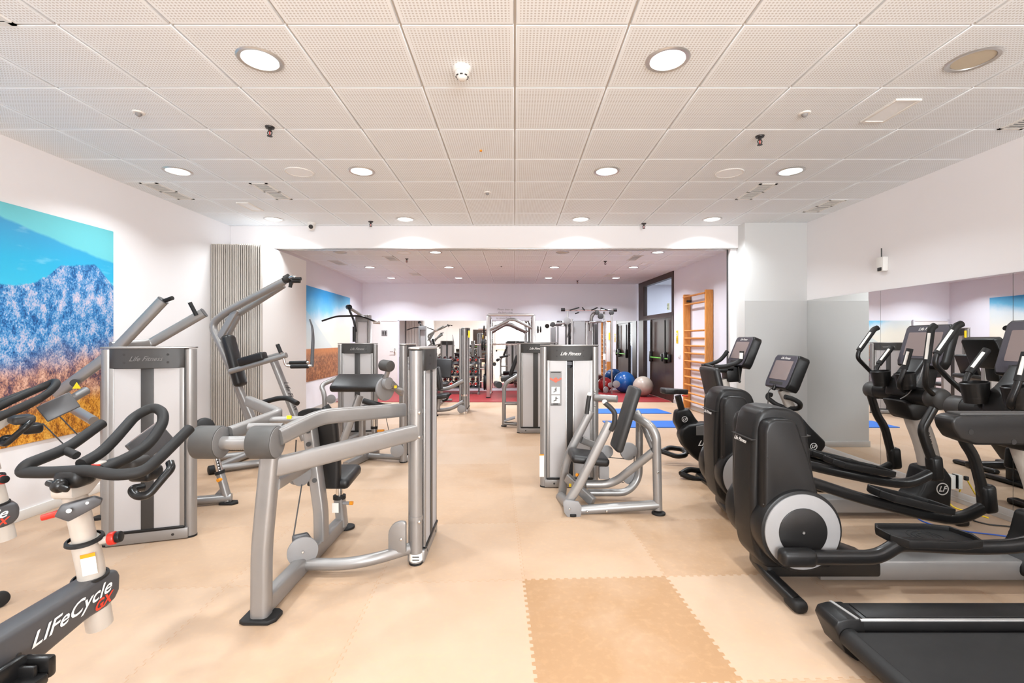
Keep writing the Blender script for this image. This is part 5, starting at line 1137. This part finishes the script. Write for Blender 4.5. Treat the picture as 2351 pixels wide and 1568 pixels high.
part('contact_plate', MB().tube([at(1701, 824, Yb-.25), at(1702, 810, Yb-.25)], .02), PAPER, hb)
console(t, at(1699, 806, Yb), .42, .37, .10, 22)
part('strap', MB().tube([at(1696, 842, Yb-.1), at(1698, 872, Yb-.1)], .006, 8).sphere(at(1698, 876, Yb-.1), .016, 10), INK, t)
part('base', MB().b2((2.2, Yb-.05, .01), (2.9, Yb+.05, .08), .02).b2((2.26, Yb-.25, .0), (2.34, Yb+.25, .05), .02).b2((2.78, Yb-.25, .0), (2.86, Yb+.25, .05), .02), BLACKS, t)

# --- recumbent bike ----------------------------------------------------------------------------
t = thing('recumbent_bike', 'black recumbent exercise bike with tall backrest and screen before the square column', 'exercise bike', (2.6, 4.8, 0))
Yr = 4.82
part('backrest', slab(MB(), V(2.075, Yr, .99), (-.22, 0, 1), (0, 1, 0), .48, .40, .07, .03), VINYL, t)
part('seat', slab(MB(), V(2.25, Yr, .66), (1, 0, .05), (0, 1, 0), .38, .42, .09, .03), VINYL, t)
part('seat_carriage', MB().b2((2.05, Yr-.08, .36), (2.35, Yr+.08, .62), .03), BLACKP, t)
part('base_rail', MB().prism([(1.95, .30), (2.1, .38), (3.0, .30), (3.0, .20), (2.0, .20)], V(0, Yr, 0), (1, 0, 0), (0, 0, 1), .12, .02).b2((1.98, Yr-.06, .04), (2.08, Yr+.06, .3), .02), BLACKS, t)
part('stabilizer', MB().b2((1.98, Yr-.26, 0), (2.06, Yr+.26, .05), .02).b2((3.0, Yr-.26, 0), (3.08, Yr+.26, .05), .02).b2((2.9, Yr-.05, .03), (3.06, Yr+.05, .2), .02), BLACKS, t)
cv = part('drive_cover', MB().prism(pxpoly([(1806, 945), (1816, 940), (1838, 952), (1862, 980), (1897, 1014), (1897, 1026), (1868, 1066), (1858, 1068), (1830, 1040), (1800, 1010)], Yr-.1, 0), V(0, Yr, 0), (1, 0, 0), (0, 0, 1), .2, .035, 3), BLACKP, t)
lf_disc(cv, V((1868-VX)*4.72/F, Yr-.1015, CH-(1025-VY)*4.72/F), (0, -1, 0), .036)
part('mast', MB().tube([at(1834, 972, Yr), at(1812, 930, Yr), at(1797, 895, Yr)], .05, sec=rr(.09, .07, .02), fil=.1), CREAM, t)
part('handlebar', MB().tube([at(1772, 907, Yr+.2), at(1764, 905, Yr+.2), at(1762, 913, Yr+.18), at(1782, 929, Yr+.08), at(1808, 938, Yr), at(1836, 938, Yr-.12), at(1838, 926, Yr-.2), at(1822, 916, Yr-.2), at(1802, 911, Yr-.2)], .024, fil=.05), RUBBER, t)
console(t, at(1794, 852, Yr), .43, .37, .12, 22)
part('cable', MB().tube([at(1772, 890, Yr), at(1764, 898, Yr), at(1763, 930, Yr)], .005, 8), INK, t)
for s in (-1, 1): part('pedal', MB().box(V(2.82+s*.12, Yr+s*.2, .42+s*.08), (.11, .1, .04), .012), BLACKS, t)

# --- treadmill ---------------------------------------------------------------------------------
t = thing('treadmill', 'black treadmill in the bottom right corner, cut by the picture edge', 'treadmill', (2.5, 1.83, 0))
for y0, y1, s in ((2.165, 2.315, 1), (1.345, 1.495, -1)):
    sr = part('side_rail', MB().b2((1.60, y0, .10), (3.45, y1, .195), .010), BLACKS, t)
    part('trim_strip', MB().b2((1.62, (y0 if s > 0 else y1)-.006, .190), (3.4, (y0 if s > 0 else y1)+.010, .199), .002), SILVER2, sr)
    ec = part('end_cap', MB().prism([(1.50, .155), (1.515, .188), (1.56, .20), (1.64, .20), (1.66, .02), (1.61, .0), (1.585, .015), (1.55, .04)], V(0, (y0+y1)/2, 0), (1, 0, 0), (0, 0, 1), .152, .008), BLACKP, t)
    part('rail_top', MB().b2((1.66, y0+.018, .194), (3.4, y1-.018, .2005), .003), BLACKP, sr)
    part('trim_tip', MB().prism([(1.60, y0-.0 if s > 0 else y0), (1.575, y1), (1.59, y1), (1.615, y0)], V(0, 0, .2012), (1, 0, 0), (0, 1, 0), .004), SILVER2, ec)
part('belt', MB().tube([V(1.565, 1.83, .115), V(3.40, 1.83, .115)], .1, fil=0, sec=rr(.66, .09, .043, 5), up=(0, 1, 0)), RUBBER, t)
part('belt_roller', MB().cyl((1.565, 1.50, .115), (1.565, 2.16, .115), .0445, n=28), RUBBER, t)
part('deck_frame', MB().b2((1.62, 1.48, .03), (3.4, 2.18, .075), .01), STEEL, t)
part('motor_hood', MB().prism([(3.35, .05), (3.35, .20), (3.45, .26), (3.75, .22), (3.82, .1), (3.80, .04)], V(0, 1.83, 0), (1, 0, 0), (0, 0, 1), .96, .03, 3), BLACKP, t)
for y in (1.42, 2.24):
    part('upright', MB().tube([V(3.5, y, .10), V(3.4, y, .7), V(3.28, y, 1.16)], .05, fil=.2, sec=rr(.14, .08, .03)), CREAM, t)
    c_ = V(0, 2.15 if y > 2 else 1.47, 0)
    hr = part('handrail', MB().prism([(1.99, 1.135), (2.0, 1.155), (2.03, 1.165), (3.34, 1.175), (3.34, 1.02), (2.10, 1.03), (2.03, 1.055), (2.0, 1.10)], c_, (1, 0, 0), (0, 0, 1), .10, .016, 3), BLACKP, t)
    part('handrail_pad', MB().b2((2.04, c_.y-.036, 1.158), (3.3, c_.y+.036, 1.1745), .006), CHAR, hr)
    part('screw', MB().cyl((2.075, c_.y-.051, 1.09), (2.075, c_.y-.049, 1.09), .012).cyl((2.27, c_.y-.051, 1.045), (2.27, c_.y-.049, 1.045), .012), BLACKS, hr)
part('cross_bar', MB().b2((3.22, 1.42, 1.06), (3.34, 2.24, 1.16), .02), BLACKP, t)
console(t, V(3.36, 1.83, 1.42), .56, .42, .08, 22, logo=False)
part('foot_pad', MB().cyl((1.72, 2.1, 0), (1.72, 2.1, .04), .04).cyl((1.72, 1.56, 0), (1.72, 1.56, .04), .04).cyl((3.3, 2.1, 0), (3.3, 2.1, .04), .04).cyl((3.3, 1.56, 0), (3.3, 1.56, .04), .04), RUBBER, t)

# --- indoor cycles -----------------------------------------------------------------------------
def spin_bike():
    t = thing('indoor_cycle', 'dark grey indoor cycle with white red lettering, in the bottom left corner', 'exercise bike', (-1.71, 1.5, 0), 'dark grey indoor cycles')
    prof = [(1.10, .545), (1.50, .542), (1.86, .556), (1.935, .552), (1.95, .52), (1.948, .46), (1.925, .43), (1.885, .418), (1.80, .420), (1.60, .384), (1.36, .30), (1.10, .26)]
    fb = part('main_beam', MB().prism(prof, V(-1.712, 0, 0), (0, 1, 0), (0, 0, 1), .104, .018, 3), BEAMG, t)
    xf = -1.6585; d1 = V(0, .985, .11)
    mb = MB(); text(mb, 'LIFeCycle', .070, V(xf, 1.735, .486), d1, (0, -.11, .985), shear=.45, ex=.001, bold=.014, sx=1.14); part('lettering', mb, TEXTW, fb, 'white lettering')
    mb = MB(); text(mb, 'GX', .052, V(xf, 1.855, .452), d1, (0, -.11, .985), shear=.45, ex=.001, bold=.03); part('model_lettering', mb, TEXTR, fb, 'red lettering')
    mb = MB()
    for y, z in ((1.545, .455), (1.60, .408)): mb.cyl((xf-.001, y, z), (xf+.0012, y, z), .0075, n=14)
    part('frame_bolt', mb, INK, fb)
    ps = part('post_sleeve', MB().tube([V(-1.708, 1.90, .335), V(-1.712, 1.862, .60), V(-1.716, 1.842, .715)], .05, fil=0, n=28, sec=[(.046*math.cos(a*math.pi/14), .042*math.sin(a*math.pi/14)) for a in range(28)], up=(0, 1, 0)), CREAM, t)
    part('post_seal', MB().lathe([(.054, 0), (.06, .002), (.06, .010), (.052, .012)], (-1.7125, 1.863, .548), (0, -.15, 1), 28), RUBBER, ps)
    part('spec_label', MB().prism([(-.022, -.05), (.022, -.05), (.022, .03), (-.022, .03)], V(-1.682, 1.822, .63), (.75, .66, -.0), (0, -.15, 1), .004), PAPER, ps)
    part('label_head', MB().prism([(-.022, .02), (.022, .02), (.022, .034), (-.022, .034)], V(-1.6815, 1.8213, .633), (.75, .66, -.0), (0, -.15, 1), .005), ORANGE, ps)
    part('post_collar', MB().lathe([(.056, 0), (.062, .004), (.06, .014), (.05, .018)], (-1.716, 1.843, .705), (0, -.15, 1), 28), RUBBER, t)
    up = part('handlebar_post', MB().tube([V(-1.716, 1.845, .70), V(-1.725, 1.80, .945)], .05, n=28, fil=0, sec=[(.040*math.cos(a*math.pi/14), .036*math.sin(a*math.pi/14)) for a in range(28)], up=(0, 1, 0)), CREAM, t)
    kb = part('brake_knob', MB().cyl((-1.67, 1.86, .70), (-1.635, 1.87, .705), .014), CREAM, t); part('knob_cap', MB().cyl((-1.642, 1.868, .704), (-1.618, 1.874, .708), .026, n=20, bev=.005), RED, kb); part('knob_end', MB().cyl((-1.618, 1.874, .708), (-1.600, 1.878, .711), .022, n=20, bev=.004), BLACKP, kb)
    part('slider', MB().prism([(-.05, .0), (-.04, .03), (.05, .055), (.12, .055), (.14, .035), (.03, -.055), (-.04, -.055), (-.05, -.04)], V(-1.722, 1.80, .955), (0, 1, 0), (0, 0, 1), .085, .012), CREAM, t)
    part('clamp_lever', MB().prism([(-.06, -.015), (-.04, .02), (.05, .035), (.075, .02), (.07, .0), (-.02, -.045)], at(175, 1166, 1.73), V(.8, .6, 0), (0, 0, 1), .03, .006), BEAMG, t)
    part('lever_handle', MB().tube([at(150, 1176, 1.72), at(135, 1178, 1.70), at(96, 1189, 1.68)], .014, fil=.02, taper=(1.2, .8)), RED, t)
    part('lever_bolt', MB().cyl(at(158, 1173, 1.70), at(158, 1173, 1.69), .008).cyl(at(200, 1155, 1.70), at(200, 1155, 1.69), .005), CHROME, t)
    part('clamp_knob', MB().sphere(at(136, 1115, 1.67), .026, 16).box(at(132, 1116, 1.66), (.085, .02, .022), .008, 2, Matrix.Rotation(.35, 3, 'Y')), BLACKS, t)
    part('bar_clamp', MB().box(at(174, 1094, 1.74), (.105, .10, .075), .03, 3), BLACKP, t)
    part('handlebar', MB().tube([at(234, 972, 2.03), at(152, 1031, 1.86), at(62, 1066, 1.73), at(48, 1084, 1.72), at(120, 1085, 1.72), at(205, 1079, 1.72), at(262, 1092, 1.72), at(330, 1084, 1.76), at(366, 1052, 1.82), at(435, 984, 1.98)], .0215, 16, fil=.055), RUBBER, t)
    part('centre_loop', MB().tube([at(186, 1066, 1.75), at(232, 1040, 1.84), at(262, 1010, 1.90), at(310, 955, 2.05), at(350, 934, 2.10), at(374, 945, 2.09), at(375, 970, 2.05), at(338, 1028, 1.93), at(235, 1080, 1.76)], .0215, 16, fil=.07), RUBBER, t)
    part('bar_bridge', MB().tube([at(148, 1033, 1.85), at(176, 1046, 1.84)], .016), RUBBER, t)
    part('display', slab(MB(), at(345, 1015, 2.12), at(378, 993, 2.18)-at(318, 1040, 2.06), (.3, 1, .25), .17, .11, .02, .006), BEAMG, t)
    part('display_screen', slab(MB(), at(345, 1013, 2.12)+V(.0, -.002, .010), at(378, 993, 2.18)-at(318, 1040, 2.06), (.3, 1, .25), .13, .09, .006, .002), SCREEN, t)
    part('console_mount', MB().box(at(295, 1062, 1.95), (.13, .10, .05), .018, 3), CHAR, t)
    part('bottle_holder', MB().box(at(335, 1086, 1.98), (.10, .09, .06), .02, 3).tube([at(390, 1062, 1.95), at(394, 1075, 1.93), at(372, 1100, 1.90), at(340, 1138, 1.86), at(312, 1140, 1.85), at(300, 1122, 1.86), at(330, 1118, 1.90)], .016, fil=.03), BLACKS, t)
    part('red_mark', MB().box(at(220, 1068, 1.735), (.03, .01, .008), .003), RED, t)
    pd = part('pedal', MB().box(V(-1.585, 1.47, .40), (.11, .10, .035), .010).box(V(-1.60, 1.50, .425), (.09, .015, .05), .006), BLACKS, t); part('toe_cage', MB().box(V(-1.585, 1.535, .425), (.10, .03, .07), .01).box(V(-1.62, 1.48, .44), (.03, .09, .07), .01), BLACKS, pd)
    part('crank_arm', MB().tube([V(-1.645, 1.46, .40), V(-1.64, 1.35, .33)], .014), STEEL, t); part('chain_cover', MB().cyl((-1.66, 1.33, .33), (-1.64, 1.33, .33), .12, n=40, bev=.006), BLACKP, t)
    part('flywheel', MB().cyl((-1.73, .95, .32), (-1.69, .95, .32), .24, n=56, bev=.01), STEEL, t)
    part('frame', MB().tube([V(-1.71, 1.2, .42), V(-1.71, .95, .33), V(-1.71, .8, .08)], .04, fil=.1), BEAMG, t)
    part('seat_post', MB().tube([V(-1.71, 1.22, .40), V(-1.71, 1.08, .95)], .04), CREAM, t)
    part('saddle', MB().prism([(-.14, -.08), (-.10, -.10), (.0, -.05), (.13, -.02), (.14, .02), (.0, .05), (-.10, .10), (-.14, .08)], V(-1.71, 1.06, .97), (0, 1, 0), (-1, 0, 0), .06, .02, 3), VINYL, t)
    part('base_tube', MB().tube([V(-1.71, .8, .06), V(-1.68, 1.45, .06), V(-1.60, 1.74, .06), V(-1.575, 1.83, .055)], .036, fil=.2, sec=rr(.08, .06, .02)).tube([V(-1.95, .8, .05), V(-1.47, .8, .05)], .03), CREAM, t)
    part('transport_wheel', MB().cyl((-1.59, 1.85, .045), (-1.555, 1.85, .045), .043, n=28, bev=.008), RUBBER, t)
    part('brace', MB().tube([V(-1.70, 1.50, .36), V(-1.68, 1.55, .08)], .035), CREAM, t)
    return t
sb = spin_bike()
s2 = copy_tree(sb); s2['label'] = 'dark grey indoor cycle at the left edge, only handlebars and a base foot in view'
s2.location = (-3.21, 2.38, .0); s2.rotation_euler = (0, 0, math.radians(-32))

for ch in s2.children:                                # its handlebar stands a little higher
    if ch.name.split('.')[0] in ('handlebar', 'centre_loop', 'bar_bridge', 'bar_clamp', 'display', 'display_screen', 'console_mount', 'bottle_holder', 'slider', 'clamp_knob', 'red_mark', 'handlebar_post', 'clamp_lever', 'lever_handle', 'lever_bolt'):
        ch.location.z += .05
# --- cables on the floor ------------------------------------------------------------------------
t = thing('floor_socket', 'small white socket box with yellow cables at the foot of the mirrors', 'socket', (4.0, 4.35, 0))
part('box', MB().b2((4.06, 4.29, .12), (4.10, 4.36, .25), .006), PAPER, t)
part('yellow_cable', MB().tube([V(4.02, 4.30, .22), V(3.97, 4.25, .06), V(3.93, 4.15, .006), V(4.0, 3.9, .006)], .006, 8, .05).tube([V(4.02, 4.36, .20), V(3.98, 4.40, .05), V(3.95, 4.5, .006)], .006, 8, .05), YELLOW, t)
part('plug', MB().box((4.02, 4.30, .22), (.03, .03, .04), .006), INK, t)
solo('network_cable', MB().tube([V(3.45, 4.0, .006), V(3.35, 3.80, .006), V(3.52, 3.62, .006), V(3.75, 3.55, .006), V(3.95, 3.4, .006), V(3.7, 3.1, .006)], .005, 8, .15), BLUE, 'thin blue cable lying on the floor between the cross trainers', 'cable')
solo('power_cable', MB().tube([V(3.98, 3.95, .006), V(3.8, 3.86, .006), V(3.85, 3.75, .006), V(4.02, 3.72, .006), V(4.05, 3.5, .006)], .006, 8, .1), INK, 'black power cable on the floor along the mirrors', 'cable')
